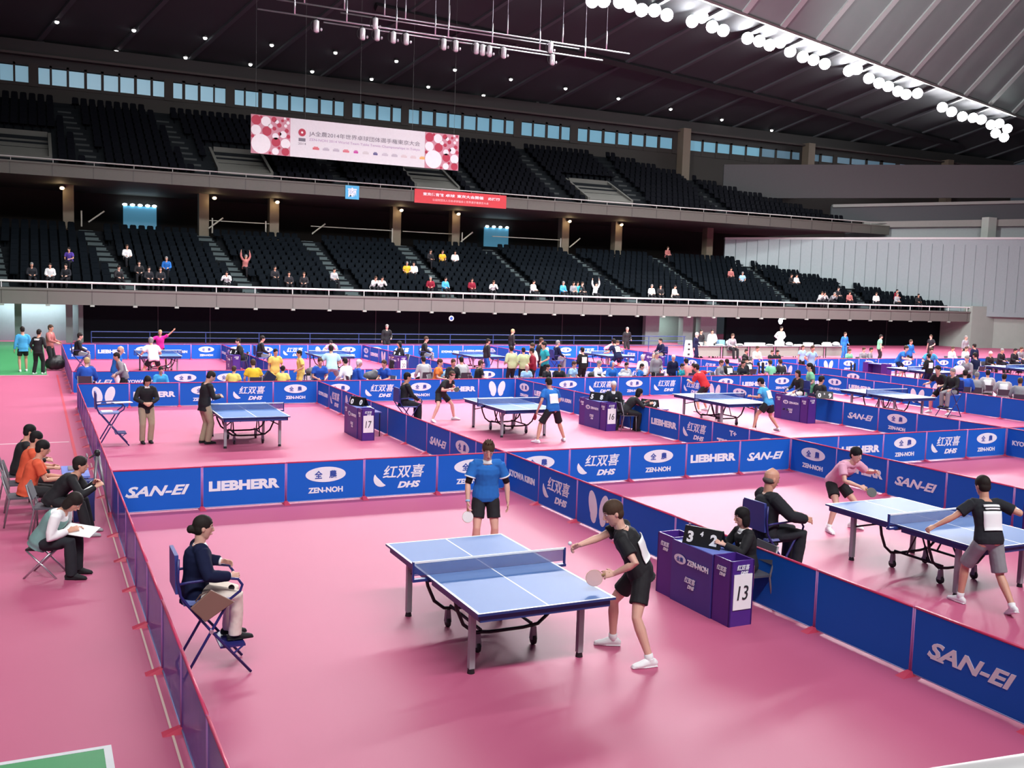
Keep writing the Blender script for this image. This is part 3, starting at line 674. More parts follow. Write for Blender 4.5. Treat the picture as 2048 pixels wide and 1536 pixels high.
side(7, 14, 'KDBK---SZL', 'side row right of unused table')
side(7, 32, 'KZB-------', 'side row between far left courts')
side(14, 0, 'ZLS--KZD', 'side row behind pink player')
side(14, 14, 'ZLKZ--LDTZ', 'side row right of blue bib wearer')
side(14, 32, 'ZLB-------', 'side row between middle far courts')
side(21, 0, 'KLZ', 'side row at right picture edge')
side(21, 14, 'DBZ---SZ--', 'side row right of red player')
side(21, 32, 'Z-B-------', 'side row right of third far court')
side(28, 14, 'ZLKB---L--', 'side row behind right hand umpire')
side(28, 32, '-KDZ--ZD--', 'far side row from rear corner')
side(31, 20.2, 'B--Z--B', 'side row beyond right aisle')
row(31, 22, 'ZLKBZ', 'rear row before official desks')
row(38, 22, 'ZLZDZ', 'rear row at far right')
row(45, 22, 'ZLKZ', 'rear row by concrete wall')
side(38, 18, '-Z---', 'short side row at far right')

# ------------------------------------------------------------------ table tennis tables
M_top = mat('table_blue', (0.075, 0.185, 0.47), 0.5, vary=0.03, spec=0.4)
M_line = mat('table_white', (0.92, 0.95, 0.97), 0.45)
M_apron = mat('table_edge', (0.02, 0.05, 0.20), 0.4)
M_leg = mat('table_leg_grey', (0.34, 0.34, 0.36), 0.4)
def table_top():
    W, L, b, c = 0.7625, 1.37, 0.028, 0.008
    g = Geo(); z0, z1 = 0.735, 0.76
    def cell(x0, y0, x1, y1, mi):
        g.mi = mi; g.add([(x0, y0, z1), (x1, y0, z1), (x1, y1, z1), (x0, y1, z1)], [(0, 1, 2, 3)])
    xs = [-W, -W+b, -c, c, W-b, W]
    for (y0, y1) in ((0.004, L),):
        ysl = [y0, y1-b, y1]
        for i in range(5):
            for j in range(2):
                cell(xs[i], ysl[j], xs[i+1], ysl[j+1], 1 if (i in (0, 2, 4) or j == 1) else 0)
        g.mi = 2
        g.add([(-W, y0, z0), (W, y0, z0), (W, y1, z0), (-W, y1, z0), (-W, y0, z1), (W, y0, z1), (W, y1, z1), (-W, y1, z1)], [(0, 3, 2, 1), (0, 1, 5, 4), (1, 2, 6, 5), (2, 3, 7, 6), (3, 0, 4, 7)])
    return g.mesh('table_half', [M_top, M_line, M_apron])
tt = table_top()
g = Geo()
g.box((-0.72, 0.05, 0.66), (-0.69, 1.33, 0.735)); g.box((0.69, 0.05, 0.66), (0.72, 1.33, 0.735)); g.box((-0.72, 1.30, 0.66), (0.72, 1.33, 0.735)); g.box((-0.72, 0.05, 0.66), (0.72, 0.08, 0.735)); g.box((-0.02, 0.05, 0.69), (0.02, 1.33, 0.735))
apron_m = g.mesh('apron', M_apron)
g = Geo(); g.box((-0.03, -0.03, 0.05), (0.03, 0.03, 0.70)); leg_m = g.mesh('leg', M_leg)
legfoot_m = Geo().loft([(0, 0, 0), (0, 0, 0.06)], [(0.04, 0.04), (0.03, 0.03)], n=10, flat=True).mesh('rubber_foot', M_black)
def u_tube(y):
    pts = [(-0.62, y, 0.68), (-0.58, y, 0.5), (-0.50, y, 0.32), (-0.38, y, 0.225), (-0.2, y, 0.205), (0.2, y, 0.205), (0.38, y, 0.225), (0.50, y, 0.32), (0.58, y, 0.5), (0.62, y, 0.68)]
    return Geo().tube(pts, 0.02, n=8)
ut = [u_tube(-0.42).mesh('undercarriage', M_black, True), u_tube(0.42).mesh('undercarriage', M_black, True)]
g = Geo()
for x in (-0.3, 0.3): g.tube([(x, -0.42, 0.24), (x, 0.42, 0.24)], 0.018); g.tube([(x, -1.0, 0.62), (x, 1.0, 0.62)], 0.015); g.tube([(x, -0.2, 0.24), (x, 0.0, 0.66), (x, 0.2, 0.24)], 0.014)
for y in (-0.92, 0.92): g.tube([(-0.62, y, 0.5), (-0.3, y*0.55, 0.64)], 0.013); g.tube([(0.62, y, 0.5), (0.3, y*0.55, 0.64)], 0.013)
brace_m = g.mesh('brace', M_black)
g = Geo(); g.loft([(-0.018, 0, 0.055), (0.018, 0, 0.055)], [(0.055, 0.055)]*2, n=16, flat=True); wheel_m = g.mesh('wheel', mat('caster_rubber', (0.03, 0.03, 0.032), 0.6), True)
g = Geo(); g.hexa([(-0.035, -0.03, 0.06), (0.035, -0.03, 0.06), (0.035, 0.03, 0.06), (-0.035, 0.03, 0.06), (-0.025, -0.02, 0.2), (0.025, -0.02, 0.2), (0.025, 0.02, 0.2), (-0.025, 0.02, 0.2)]); fork_m = g.mesh('caster_fork', M_leg)
def netmat():
    m_ = bpy.data.materials.new('net_mesh'); m_.use_nodes = True; nt = m_.node_tree; nt.nodes.clear()
    out = nt.nodes.new('ShaderNodeOutputMaterial'); mx = nt.nodes.new('ShaderNodeMixShader'); tr = nt.nodes.new('ShaderNodeBsdfTransparent'); bs = nt.nodes.new('ShaderNodeBsdfPrincipled')
    bs.inputs['Base Color'].default_value = (0.03, 0.08, 0.32, 1); mx.inputs[0].default_value = 0.55
    nt.links.new(tr.outputs[0], mx.inputs[1]); nt.links.new(bs.outputs[0], mx.inputs[2]); nt.links.new(mx.outputs[0], out.inputs[0]); return m_
M_net = netmat()
net_m = Geo().box((-0.91, -0.003, 0.762), (0.91, 0.003, 0.905)).mesh('net', M_net)
tape_m = Geo().box((-0.915, -0.007, 0.895), (0.915, 0.007, 0.916)).mesh('net_tape', M_line)
g = Geo(); g.box((-0.925, -0.014, 0.72), (-0.905, 0.014, 0.915)); g.box((-0.925, -0.03, 0.70), (-0.74, 0.03, 0.73)); postL = g.mesh('net_post', mat('net_post_blue', (0.02, 0.04, 0.2), 0.4))
g = Geo(); g.box((0.905, -0.014, 0.72), (0.925, 0.014, 0.915)); g.box((0.74, -0.03, 0.70), (0.925, 0.03, 0.73)); postR = g.mesh('net_post', MATS['net_post_blue'])
def tt_table(x, y, label, rz=0.0):
    t = thing('table_tennis_table', label, 'table', (x, y, 0), rz)
    for s in (1, -1):
        h = obj('tabletop', tt, t, rz=0 if s == 1 else PI)
        a = obj('apron', apron_m, t, rz=0 if s == 1 else PI)
    for sx in (-0.62, 0.62):
        for sy in (-0.92, 0.92):
            l = obj('leg', leg_m, t, (sx, sy, 0)); obj('rubber_foot', legfoot_m, l)
    obj('undercarriage', ut[0], t); obj('undercarriage', ut[1], t); obj('brace', brace_m, t)
    for sx in (-0.33, 0.33):
        for sy in (-0.42, 0.42):
            c = obj('caster', fork_m, t, (sx, sy, 0)); obj('wheel', wheel_m, c)
    obj('net', net_m, t); obj('net_tape', tape_m, t); obj('net_post', postL, t); obj('net_post', postR, t)
    return t
tt_table(3.42, -7.19, 'blue table tennis table nearest the camera, between the two players in the front court')
tt_table(10.36, -7.12, 'blue table tennis table between the player in pink and the dark player at right')
tt_table(3.42, 6.98, 'unused blue table tennis table beside the man in beige trousers')
tt_table(10.37, 6.93, 'blue table tennis table between the crouching black shirt and the blue bib wearer')
tt_table(17.35, 6.9, 'blue table tennis table between the red player and the player in the dark skirt')
tt_table(24.3, 7.05, 'blue table tennis table in front of the right hand umpire')
tt_table(3.42, 25.4, 'table tennis table of the far left court with the player in magenta behind')
tt_table(10.42, 25.1, 'table tennis table with the bent over pale pink player behind')
tt_table(17.3, 24.8, 'table tennis table of the third far court behind the dark haired female player')
tt_table(24.4, 25.0, 'table tennis table of the fourth far court by the player in pink')
tt_table(34.9, 15.1, 'table tennis table right background, beside the player with the large bib')
tt_table(42.0, 15.6, 'table tennis table cut by the right picture edge')

# ------------------------------------------------------------------ scoring desks
M_purp = mat('purple_panel', (0.075, 0.022, 0.24), 0.45)
M_viol = mat('violet_panel', (0.055, 0.045, 0.27), 0.45)
M_cloth = mat('blue_desk_cloth', (0.16, 0.22, 0.62), 0.6)
M_paper = mat('white_paper', (0.92, 0.94, 0.95), 0.7)
M_ink = mat('black_ink', (0.02, 0.02, 0.025), 0.6)
def small_dhs(cx, cz, w):
    g = Geo(); put_text(g, '红双喜', cx, cz, w*0.32, w*0.9, -0.008, bold=0.012, shear=0.2); put_text(g, 'DHS', cx+w*0.1, cz-w*0.32, w*0.2, w*0.55, -0.008, bold=0.05, shear=0.3); return g
def desk(x, y, num, label, rz=0.0):
    # local: long side along y (0..1.5 towards +y from the numbered end), front face at x=0 towards -x
    t = thing('scoring_desk', label, 'desk', (x, y, 0), rz)
    H = 0.78
    g = Geo(); g.box((0, 0, 0), (0.02, 0.34, H)); g.box((0, 0, 0), (0.33, 0.02, H)); g.box((0.31, 0, 0), (0.33, 0.34, H)); g.box((0, 0.32, 0), (0.33, 0.34, H)); g.box((0.02, 0.02, H-0.12), (0.31, 0.32, H-0.10))
    e = obj('end_box', g.mesh('end_box', M_purp), t)
    e2 = obj('end_box', e.data, t, (0, 1.16, 0))
    obj('front_panel', Geo().box((-0.015, 0.34, 0), (0.01, 1.16, H-0.01)).mesh('front_panel', M_viol), t)
    obj('tabletop', Geo().box((0.01, 0.34, H-0.05), (0.36, 1.16, H-0.02)).mesh('tabletop', M_cloth), t)
    for (cy, cz, w, par) in ((0.17, 0.66, 0.2, 'end'), (0.75, 0.34, 0.24, 'f'), (1.33, 0.66, 0.2, 'end')):
        o = obj('logo', small_dhs(0, 0, w).mesh('logo', M_logo), t, (-0.018 if par == 'f' else -0.001, cy, cz), -PI/2)
    g = Geo(); g.loft([(-0.22, -0.006, 0), (-0.22, -0.009, 0)], [(0.12, 0.06)]*2, right=(1, 0, 0), n=24, flat=True); put_text(g, 'ZEN-NOH', 0.14, 0, 0.07, 0.42, -0.008, bold=0.04)
    g.mi = 1; put_text(g, '全農', -0.22, 0, 0.06, 0.14, -0.011)
    obj('logo', g.mesh('logo', [M_logo, M_logob]), t, (-0.018, 0.75, 0.56), -PI/2)
    obj('logo', small_dhs(0.165, 0.70, 0.2).mesh('logo', M_logo), t)
    if num:
        s = obj('number_sheet', Geo().box((0.04, -0.012, 0.2), (0.30, -0.004, 0.62)).mesh('number_sheet', M_paper), t)
        g = Geo(); put_text(g, num, 0.17, 0.40, 0.17, 0.155, -0.015, shear=0.15); obj('digits', g.mesh('digits', M_ink), s)
    return t
desk(6.12, -7.95, '13', 'purple and violet scoring desk with a paper sheet marked 13')
desk(6.10, 6.33, '17', 'purple scoring desk right of the unused table, its sheet reads 17')
desk(13.05, 6.3, '16', 'purple scoring desk right of the blue bib wearer, its sheet reads 16')
desk(20.15, 6.2, '', 'purple scoring desk beside the black flip score stand in the right background')
desk(13.1, -7.95, '', 'purple scoring desk cut by the right picture edge behind the dark player')
desk(6.15, 24.2, '', 'small purple scoring desk of the far left court')
desk(13.0, 23.3, '20', 'small purple scoring desk with a sheet marked 20')
desk(27.2, 24.6, '', 'small scoring desk at the far corner of the fourth far court')
desk(35.9, 19.3, '', 'dark scoring desk with a white mark in the right background', PI)
t = thing('cable', 'thin pink cable hanging from the desk marked 13 to the floor', 'cable', (6.62, -7.6, 0))
obj('cord', Geo().tube([(-0.15, -0.2, 0.72), (0.02, -0.12, 0.62), (0.12, 0.0, 0.35), (0.15, 0.05, 0.1), (0.2, 0.15, 0.01)], 0.008).mesh('cord', mat('pink_cable', (0.6, 0.2, 0.3)), True), t)
def flip_score(x, y, z, rz, a, b, c, label):
    t = thing('flip_scoreboard', label, 'scoreboard', (x, y, z), rz)
    g = Geo(); g.hexa([(-0.25, -0.02, 0), (0.25, -0.02, 0), (0.25, 0.0, 0), (-0.25, 0.0, 0), (-0.25, 0.06, 0.22), (0.25, 0.06, 0.22), (0.25, 0.08, 0.22), (-0.25, 0.08, 0.22)])
    g.hexa([(-0.25, 0.18, 0), (0.25, 0.18, 0), (0.25, 0.2, 0), (-0.25, 0.2, 0), (-0.25, 0.07, 0.22), (0.25, 0.07, 0.22), (0.25, 0.09, 0.22), (-0.25, 0.09, 0.22)])
    obj('board', g.mesh('board', M_black), t)
    for s, cx, cz, h in ((a, -0.155, 0.1, 0.14), (b, -0.01, 0.15, 0.06), (c, 0.155, 0.1, 0.14)):
        if not s: continue
        g = Geo(); put_text(g, s, cx, 0, h, None, 0, bold=0.04)
        o = obj('digit', g.mesh('digit', M_paper), t, (0, -0.026+cz*0.36, cz)); o.rotation_euler = (-0.35, 0, 0)
    obj('ring', Geo().tube([(-0.2, 0.075, 0.2), (-0.2, 0.05, 0.25), (-0.2, 0.1, 0.24), (-0.2, 0.09, 0.2)], 0.006).mesh('ring', M_steel), t)
flip_score(6.24, -7.2, 0.76, R(-62), '3', '4', '2', 'black flip scoreboard with white digits on the desk marked 13')
flip_score(6.22, 7.2, 0.76, R(-62), '0', '', '0', 'black flip scoreboard on the desk right of the unused table')
flip_score(13.2, 7.1, 0.76, R(-62), '5', '', '8', 'black flip scoreboard on the desk before the grey haired scorer')
flip_score(14.5, 6.4, 0.62, R(-50), '8', '', '9', 'flip scoreboard on the low table right of the desk marked 16')
flip_score(20.75, 6.15, 0.76, R(-35), '0', '2', '9', 'black flip scoreboard with white digits in the right background')
flip_score(6.3, 24.9, 0.76, R(-62), '6', '', '7', 'flip scoreboard on the far left scoring desk')
flip_score(13.15, 24.1, 0.76, R(-62), '9', '', '8', 'flip scoreboard on the desk marked 20')
def low_table(x, y, label, sx=0.9, sy=0.45, h=0.6, m_=None, rz=0):
    t = thing('side_table', label, 'table', (x, y, 0), rz)
    obj('tabletop', Geo().box((-sx/2, -sy/2, h-0.03), (sx/2, sy/2, h)).mesh('tabletop', m_ or M_cloth), t)
    for a in (-1, 1):
        for b in (-1, 1): obj('leg', Geo().tube([(a*(sx/2-0.04), b*(sy/2-0.04), 0), (a*(sx/2-0.04), b*(sy/2-0.04), h-0.02)], 0.015).mesh('leg', M_black), t)
low_table(14.6, 6.45, 'small dark table with a numbered flip scoreboard beyond the desk marked 16', 0.6, 0.9, 0.6, M_purp)
low_table(6.62, 7.35, 'small violet table carrying a white towel right of the desk marked 17', 0.36, 0.9, 0.62, M_viol)
t = thing('towel', 'white towel on the small violet table right of the desk marked 17', 'towel', (6.62, 7.35, 0.62))
obj('folds', fuse(Geo().ell((0, 0, 0.03), (0.13, 0.2, 0.04)).ell((0.03, 0.18, 0.04), (0.08, 0.12, 0.05)), 0.02, 'folds', 2, 0.01), t).data.materials.append(M_paper)

# ------------------------------------------------------------------ high umpire chairs
M_ublue = mat('umpire_chair_tube', (0.025, 0.025, 0.16), 0.35)
M_upad = mat('umpire_chair_pad', (0.04, 0.06, 0.28), 0.5)
M_upadl = mat('umpire_seat_pale', (0.20, 0.25, 0.55), 0.5)
g1 = Geo(); g2 = Geo(); uch = {}
for s in (-0.235, 0.235):
    a = Geo().tube([(0.11, s, 1.2), (0.105, s, 1.0), (0.13, s, 0.84), (0.19, s, 0.75), (0.41, s, 0.47), (0.79, s, 0.012)], 0.014)
    b = Geo().tube([(0.15, s*1.06, 0.012), (0.41, s*1.06, 0.47), (0.585, s*1.06, 0.77), (0.68, s*1.06, 0.84), (0.70, s*1.06, 0.90), (0.66, s*1.06, 0.96), (0.52, s*1.06, 0.985), (0.2, s*1.06, 0.97), (0.12, s*1.06, 0.96)], 0.014)
    uch['back%+.1f' % s] = a.mesh('back_frame', M_ublue, True); uch['arm%+.1f' % s] = b.mesh('arm_frame', M_ublue, True)
uch['seat'] = Geo().box((0.16, -0.22, 0.735), (0.60, 0.22, 0.765)).mesh('seat', M_upadl)
uch['pad'] = Geo().hexa([(0.085, -0.225, 0.86), (0.125, -0.225, 0.86), (0.125, 0.225, 0.86), (0.085, 0.225, 0.86), (0.08, -0.2, 1.23), (0.115, -0.2, 1.23), (0.115, 0.2, 1.23), (0.08, 0.2, 1.23)]).mesh('backrest', M_upad)
uch['foot'] = Geo().box((0.50, -0.22, 0.275), (0.74, 0.22, 0.295)).mesh('footrest', M_ublue)
uch['bar'] = Geo().tube([(0.15, -0.25, 0.02), (0.15, 0.25, 0.02)], 0.012).tube([(0.60, -0.24, 0.24), (0.60, 0.24, 0.24)], 0.012).tube([(0.72, -0.22, 0.285), (0.62, -0.235, 0.215)], 0.01).mesh('crossbar', M_ublue)
uch['hw'] = Geo().disc((0.41, -0.26, 0.47), (0, 1, 0), 0.022, 0.02, 10).disc((0.41, 0.26, 0.47), (0, 1, 0), 0.022, 0.02, 10).mesh('hinge', M_steel)
def umpire_chair(x, y, rz, label):
    t = thing('umpire_chair', label, 'chair', (x, y, 0), rz)
    for k_, n_ in (('back-0.2', 'back_frame'), ('back+0.2', 'back_frame'), ('arm-0.2', 'arm_frame'), ('arm+0.2', 'arm_frame'), ('seat', 'seat'), ('pad', 'backrest'), ('foot', 'footrest'), ('bar', 'crossbar'), ('hw', 'hinge')):
        obj(n_, uch[k_], t)
umpire_chair(0.0, -7.08, 0, 'blue folding umpire chair under the dark haired woman in the navy blazer')
umpire_chair(6.98+0.13, -7.0, 0, 'blue folding umpire chair under the bald man beyond the desk marked 13')
umpire_chair(0.03, 7.15, 0, 'empty blue folding umpire chair left of the desk marked 17')
umpire_chair(7.12, 7.0, 0, 'blue folding umpire chair under the dark haired person left of the black shirted crouching player')
umpire_chair(20.95, 7.15, PI, 'blue folding umpire chair behind the small seated umpire right of the dark skirt')
t = thing('papers', 'white sheets lying on the empty umpire chair', 'paper', (0.35, 7.15, 0.77)); obj('sheet', Geo().box((-0.1, -0.12, 0), (0.14, 0.12, 0.02)).mesh('sheet', M_paper), t)
t = thing('clipboard', 'white clipboard resting on the arm of the empty umpire chair', 'clipboard', (0.62, 7.05, 0.99), 0.2); obj('board', Geo().box((-0.15, -0.2, 0), (0.25, 0.02, 0.015)).mesh('board', M_paper), t)
t = thing('bag', 'flat brown bag hanging at the side of the nearest umpire chair', 'bag', (0.18, -7.36, 0.73)); 
o = obj('panel', Geo().hexa([(0.03, -0.015, 0.0), (0.17, -0.015, -0.15), (0.17, 0.015, -0.15), (0.03, 0.015, 0.0), (0.22, -0.015, 0.16), (0.44, -0.015, 0.02), (0.44, 0.015, 0.02), (0.22, 0.015, 0.16)]).mesh('panel', mat('brown_leather', (0.24, 0.13, 0.10), 0.5)), t)
bevel(o, 0.008); obj('strap', Geo().tube([(0.08, 0, 0.06), (0.12, -0.01, 0.12), (0.2, 0, 0.15)], 0.008).mesh('strap', mat('strap_brown', (0.10, 0.06, 0.05))), t)

# ------------------------------------------------------------------ ordinary chairs
ch = {}
ch['seat'] = Geo().box((-0.21, -0.2, 0.43), (0.21, 0.22, 0.455)).mesh('seat', mat('chair_seat_grey', (0.08, 0.08, 0.10), 0.6))
ch['back'] = Geo().hexa([(-0.2, -0.21, 0.58), (0.2, -0.21, 0.58), (0.2, -0.19, 0.58), (-0.2, -0.19, 0.58), (-0.2, -0.28, 0.80), (0.2, -0.28, 0.80), (0.2, -0.26, 0.80), (-0.2, -0.26, 0.80)]).mesh('backrest', MATS['chair_seat_grey'])
M_chl = mat('chair_leg_grey', (0.28, 0.27, 0.29), 0.35, metal=0.4)
ch['fl'] = Geo().tube([(0, 0, 0), (0, -0.02, 0.43)], 0.013).mesh('leg', M_chl, True)
ch['rl'] = Geo().tube([(0, -0.08, 0), (0, 0.0, 0.43), (0, -0.1, 0.8)], 0.013).mesh('leg', M_chl, True)
def chair(x, y, face, label, z=0.0, s=1.0, parts=True, grp=None):
    t = thing('chair', label, 'chair', (x, y, z), R(face-90), grp); t.scale = (s, s, s)
    obj('seat', ch['seat'], t); obj('backrest', ch['back'], t)
    if parts:
        for sx in (-0.2, 0.2): obj('leg', ch['fl'], t, (sx, 0.2, 0)); obj('leg', ch['rl'], t, (sx, -0.18, 0))
# ------------------------------------------------------------------ official desks on the far right
for i in range(6):
    t = thing('long_desk', 'pale long desk loaded with papers, %s from the left before the dark far wall' % ORD[i], 'desk', (34.5+i*2.05, 31.9, 0), group='official long desks')
    obj('tabletop', Geo().box((0, -0.3, 0.72), (2.0, 0.3, 0.76)).mesh('tabletop', mat('desk_top_grey', (0.22, 0.25, 0.26))), t)
    obj('modesty_panel', Geo().box((0.05, -0.2, 0.12), (1.95, -0.18, 0.7)).mesh('modesty_panel', mat('desk_panel_beige', (0.26, 0.28, 0.24))), t)
    for sx in (0.06, 1.94): obj('leg', Geo().tube([(sx, -0.25, 0), (sx, -0.25, 0.72)], 0.025).tube([(sx, 0.25, 0), (sx, 0.25, 0.72)], 0.025).mesh('leg', M_black), t)
rs = random.Random(3)
PL = ['stack of white papers', 'pale cardboard box', 'white plastic bag', 'white printer', 'heap of folded white sheets']
for i in range(15):
    x = 34.9+i*0.78; k = i % 5
    g = Geo(); w = rs.uniform(0.18, 0.32); h = rs.uniform(0.08, 0.3)
    if k == 2 or k == 4: g.ell((0, 0, h*0.5), (w, 0.18, h*0.5)); g.ell((w*0.6, 0, h*0.3), (w*0.5, 0.15, h*0.3))
    else:
        g.box((-w, -0.15, 0), (w, 0.15, h))
        if k == 3: g.box((-w*0.8, -0.1, h), (w*0.8, 0.12, h+0.06))
    t = thing(['paper_stack', 'box', 'plastic_bag', 'printer', 'paper_heap'][k], '%s, %s item from the left on the official desks' % (PL[k], ORD[i]), ['paper', 'box', 'bag', 'printer', 'paper'][k], (x, 31.85, 0.76), mesh=g.mesh('item', mat('desk_item_%d' % (i % 3), [(0.75, 0.75, 0.74), (0.62, 0.6, 0.55), (0.8, 0.8, 0.82)][i % 3])))
t = thing('box', 'sky blue box beside the white shirt at the left end of the official desks', 'box', (36.9, 32.3, 0.76), mesh=Geo().box((-0.2, -0.15, 0), (0.2, 0.15, 0.32)).mesh('box', mat('sky_box', (0.2, 0.5, 0.65))))
t = thing('standing_banner', 'white draped banner with dark marks at the left end of the official desks', 'banner', (33.9, 31.4, 0)); obj('cloth', Geo().hexa([(-0.35, 0, 0), (0.35, 0, 0), (0.35, 0.1, 0), (-0.35, 0.1, 0), (-0.2, 0, 1.1), (0.2, 0, 1.1), (0.2, 0.1, 1.1), (-0.2, 0.1, 1.1)]).mesh('cloth', M_paper), t)
g = Geo()
for z in (0.2, 0.5, 0.8): g.box((-0.08, -0.01, z), (0.08, 0.0, z+0.12))
obj('marks', g.mesh('marks', M_ink), t)
t = thing('white_board', 'white board held above the barrier in front of the grey haired person at right', 'board', (34.6, 12.9, 0)); obj('board', Geo().ell((0, 0, .95), (0.38, 0.03, 0.2)).mesh('board', M_paper, True), t); obj('stand', Geo().tube([(0, 0.03, 0), (0, 0.03, .95)], .02).mesh('stand', M_black), t)
t = thing('bag', 'large dark navy bag held upright between the yellow shirted people', 'bag', (5.55, 14.75, 0.45)); o = obj('body', Geo().hexa([(-0.3, -0.1, 0), (0.1, -0.1, -0.05), (0.1, 0.1, -0.05), (-0.3, 0.1, 0), (0.05, -0.1, 0.55), (0.3, -0.1, 0.35), (0.3, 0.1, 0.35), (0.05, 0.1, 0.55)]).mesh('body', mat('navy_bag', (0.01, 0.012, 0.05), 0.7)), t)
for i, (x, y, m_, d) in enumerate(((7.7, 17.3, 'grey', 'grey sports bag on a chair right of the royal blue polo shirt'), (9.25, 15.5, 'grey', 'grey sack beside the blue polo shirt at the barrier corner'), (17.6, 14.7, 'black', 'black bag with white patch below the white hooded top'), (11.7, 15.0, 'blue', 'pale blue towel bundle beside the headband wearer'), (18.9, 14.7, 'white', 'white plastic bundle right of the grey haired standing person'))):
    c = {'grey': (0.12, 0.12, 0.13), 'black': (0.015, 0.015, 0.018), 'blue': (0.2, 0.4, 0.65), 'white': (0.75, 0.75, 0.78)}[m_]
    t = thing('bag' if m_ != 'blue' else 'towel', d, 'bag' if m_ != 'blue' else 'towel', (x, y, 0.62)); mm = fuse(Geo().ell((0, 0, 0.1), (0.28, 0.16, 0.16)).ell((0.12, 0, 0.2), (0.14, 0.12, 0.12)), 0.03, 'body', 2, 0.02); mm.materials.append(mat('bundle_'+m_, c)); obj('body', mm, t)
    low_table(x, y, 'low bench under the '+d, 0.6, 0.4, 0.62, M_black)
# tripod and small table by the left fence
t = thing('tripod', 'grey folded tripod standing against the left fence', 'tripod', (-0.2, 0.15, 0))
for a in (0, 2.1, 4.2): obj('leg', Geo().tube([(0.02*math.cos(a), 0.02*math.sin(a), 0.95), (0.17*math.cos(a), 0.17*math.sin(a), 0.0)], [0.02, 0.012]).mesh('leg', M_chl, True), t)
obj('head', Geo().ell((0, 0, 1.0), (0.05, 0.05, 0.06)).tube([(0, 0, 1.0), (-0.12, -0.15, 0.95)], 0.012).mesh('head', M_black, True), t)
low_table(-0.52, 0.4, 'small lavender table in front of the seated red shirts', 0.4, 1.0, 0.68, M_cloth)
t = thing('desk_box', 'dark blue box standing under the lavender table edge', 'box', (-0.42, -0.2, 0), mesh=Geo().box((-0.15, -0.12, 0), (0.15, 0.12, 0.64)).mesh('box', mat('navy_box', (0.02, 0.03, 0.16))))
t = thing('laptop', 'grey open laptop on the lavender table', 'laptop', (-0.5, 0.6, 0.68)); obj('base', Geo().box((-0.12, -0.17, 0), (0.12, 0.17, 0.02)).mesh('base', M_chl), t); obj('screen', Geo().hexa([(0.1, -0.17, 0.02), (0.12, -0.17, 0.02), (0.12, 0.17, 0.02), (0.1, 0.17, 0.02), (0.16, -0.17, 0.22), (0.18, -0.17, 0.22), (0.18, 0.17, 0.22), (0.16, 0.17, 0.22)]).mesh('screen', M_chl), t)
# ------------------------------------------------------------------ people
SKIN = mat('skin', S(214, 160, 136), 0.5, vary=0.05, scale=12)
SKIN_L = mat('skin_light', S(226, 178, 158), 0.5, vary=0.05, scale=12)
HAIRC = dict(dark=(0.02, 0.015, 0.013), black=(0.01, 0.009, 0.01), brown=(0.07, 0.04, 0.025), blond=(0.5, 0.36, 0.18), grey=(0.25, 0.24, 0.23), white=(0.7, 0.68, 0.66), long=(0.012, 0.01, 0.01), bald=(0.12, 0.10, 0.09), hood=(0.06, 0.2, 0.55))
def hairm(k): return mat('hair_'+k, HAIRC[k], 0.7, vary=0.2, scale=30, spec=0.25)
CLO = dict(black=(0.010,0.010,0.013), darkgrey=(0.028,0.030,0.036), grey=(0.28,0.28,0.30), navy=(0.012,0.016,0.05), white=(0.92,0.93,0.94), greywhite=(0.45,0.45,0.47), greybib=(0.25,0.22,0.25), royal=(0.03,0.10,0.48), blue=(0.03,0.17,0.55), sky=(0.08,0.42,0.75), lightblue=(0.35,0.58,0.8), cyan=(0.45,0.75,0.85), yellow=(0.85,0.68,0.18), gold=(0.80,0.50,0.04), orange=(0.80,0.22,0.05), red=(0.62,0.04,0.05), coral=(0.75,0.12,0.06), redwhite=(0.75,0.25,0.25), redgrey=(0.45,0.16,0.15), maroon=(0.25,0.02,0.04), magenta=(0.62,0.03,0.30), pink=(0.80,0.42,0.55), lime=(0.52,0.62,0.34), green=(0.22,0.60,0.35), teal=(0.03,0.35,0.40), purple=(0.12,0.07,0.42), cream=(0.90,0.80,0.70), beige=(0.42,0.35,0.24), dark=(0.018,0.018,0.022), blackwhite=(0.03,0.03,0.035), blackbib=(0.018,0.018,0.02))
def cm(k): return mat('cloth_'+k, CLO[k], 0.85, vary=0.08, scale=14, spec=0.15)
BASE_MAT = mat('cloth_black', CLO['black'], 0.8)

def ik(a, c, l1, l2, pole):
    a = Vector(a); c = Vector(c); d = c-a; L = d.length
    if L > (l1+l2)*0.995: d *= (l1+l2)*0.995/L; c = a+d; L = d.length
    x = (l1*l1-l2*l2+L*L)/(2*L); h = math.sqrt(max(l1*l1-x*x, 0)); n = d.normalized()
    p = Vector(pole); p = p-n*p.dot(n)
    p = p.normalized() if p.length > 1e-5 else n.orthogonal()
    return a+n*x+p*h, c

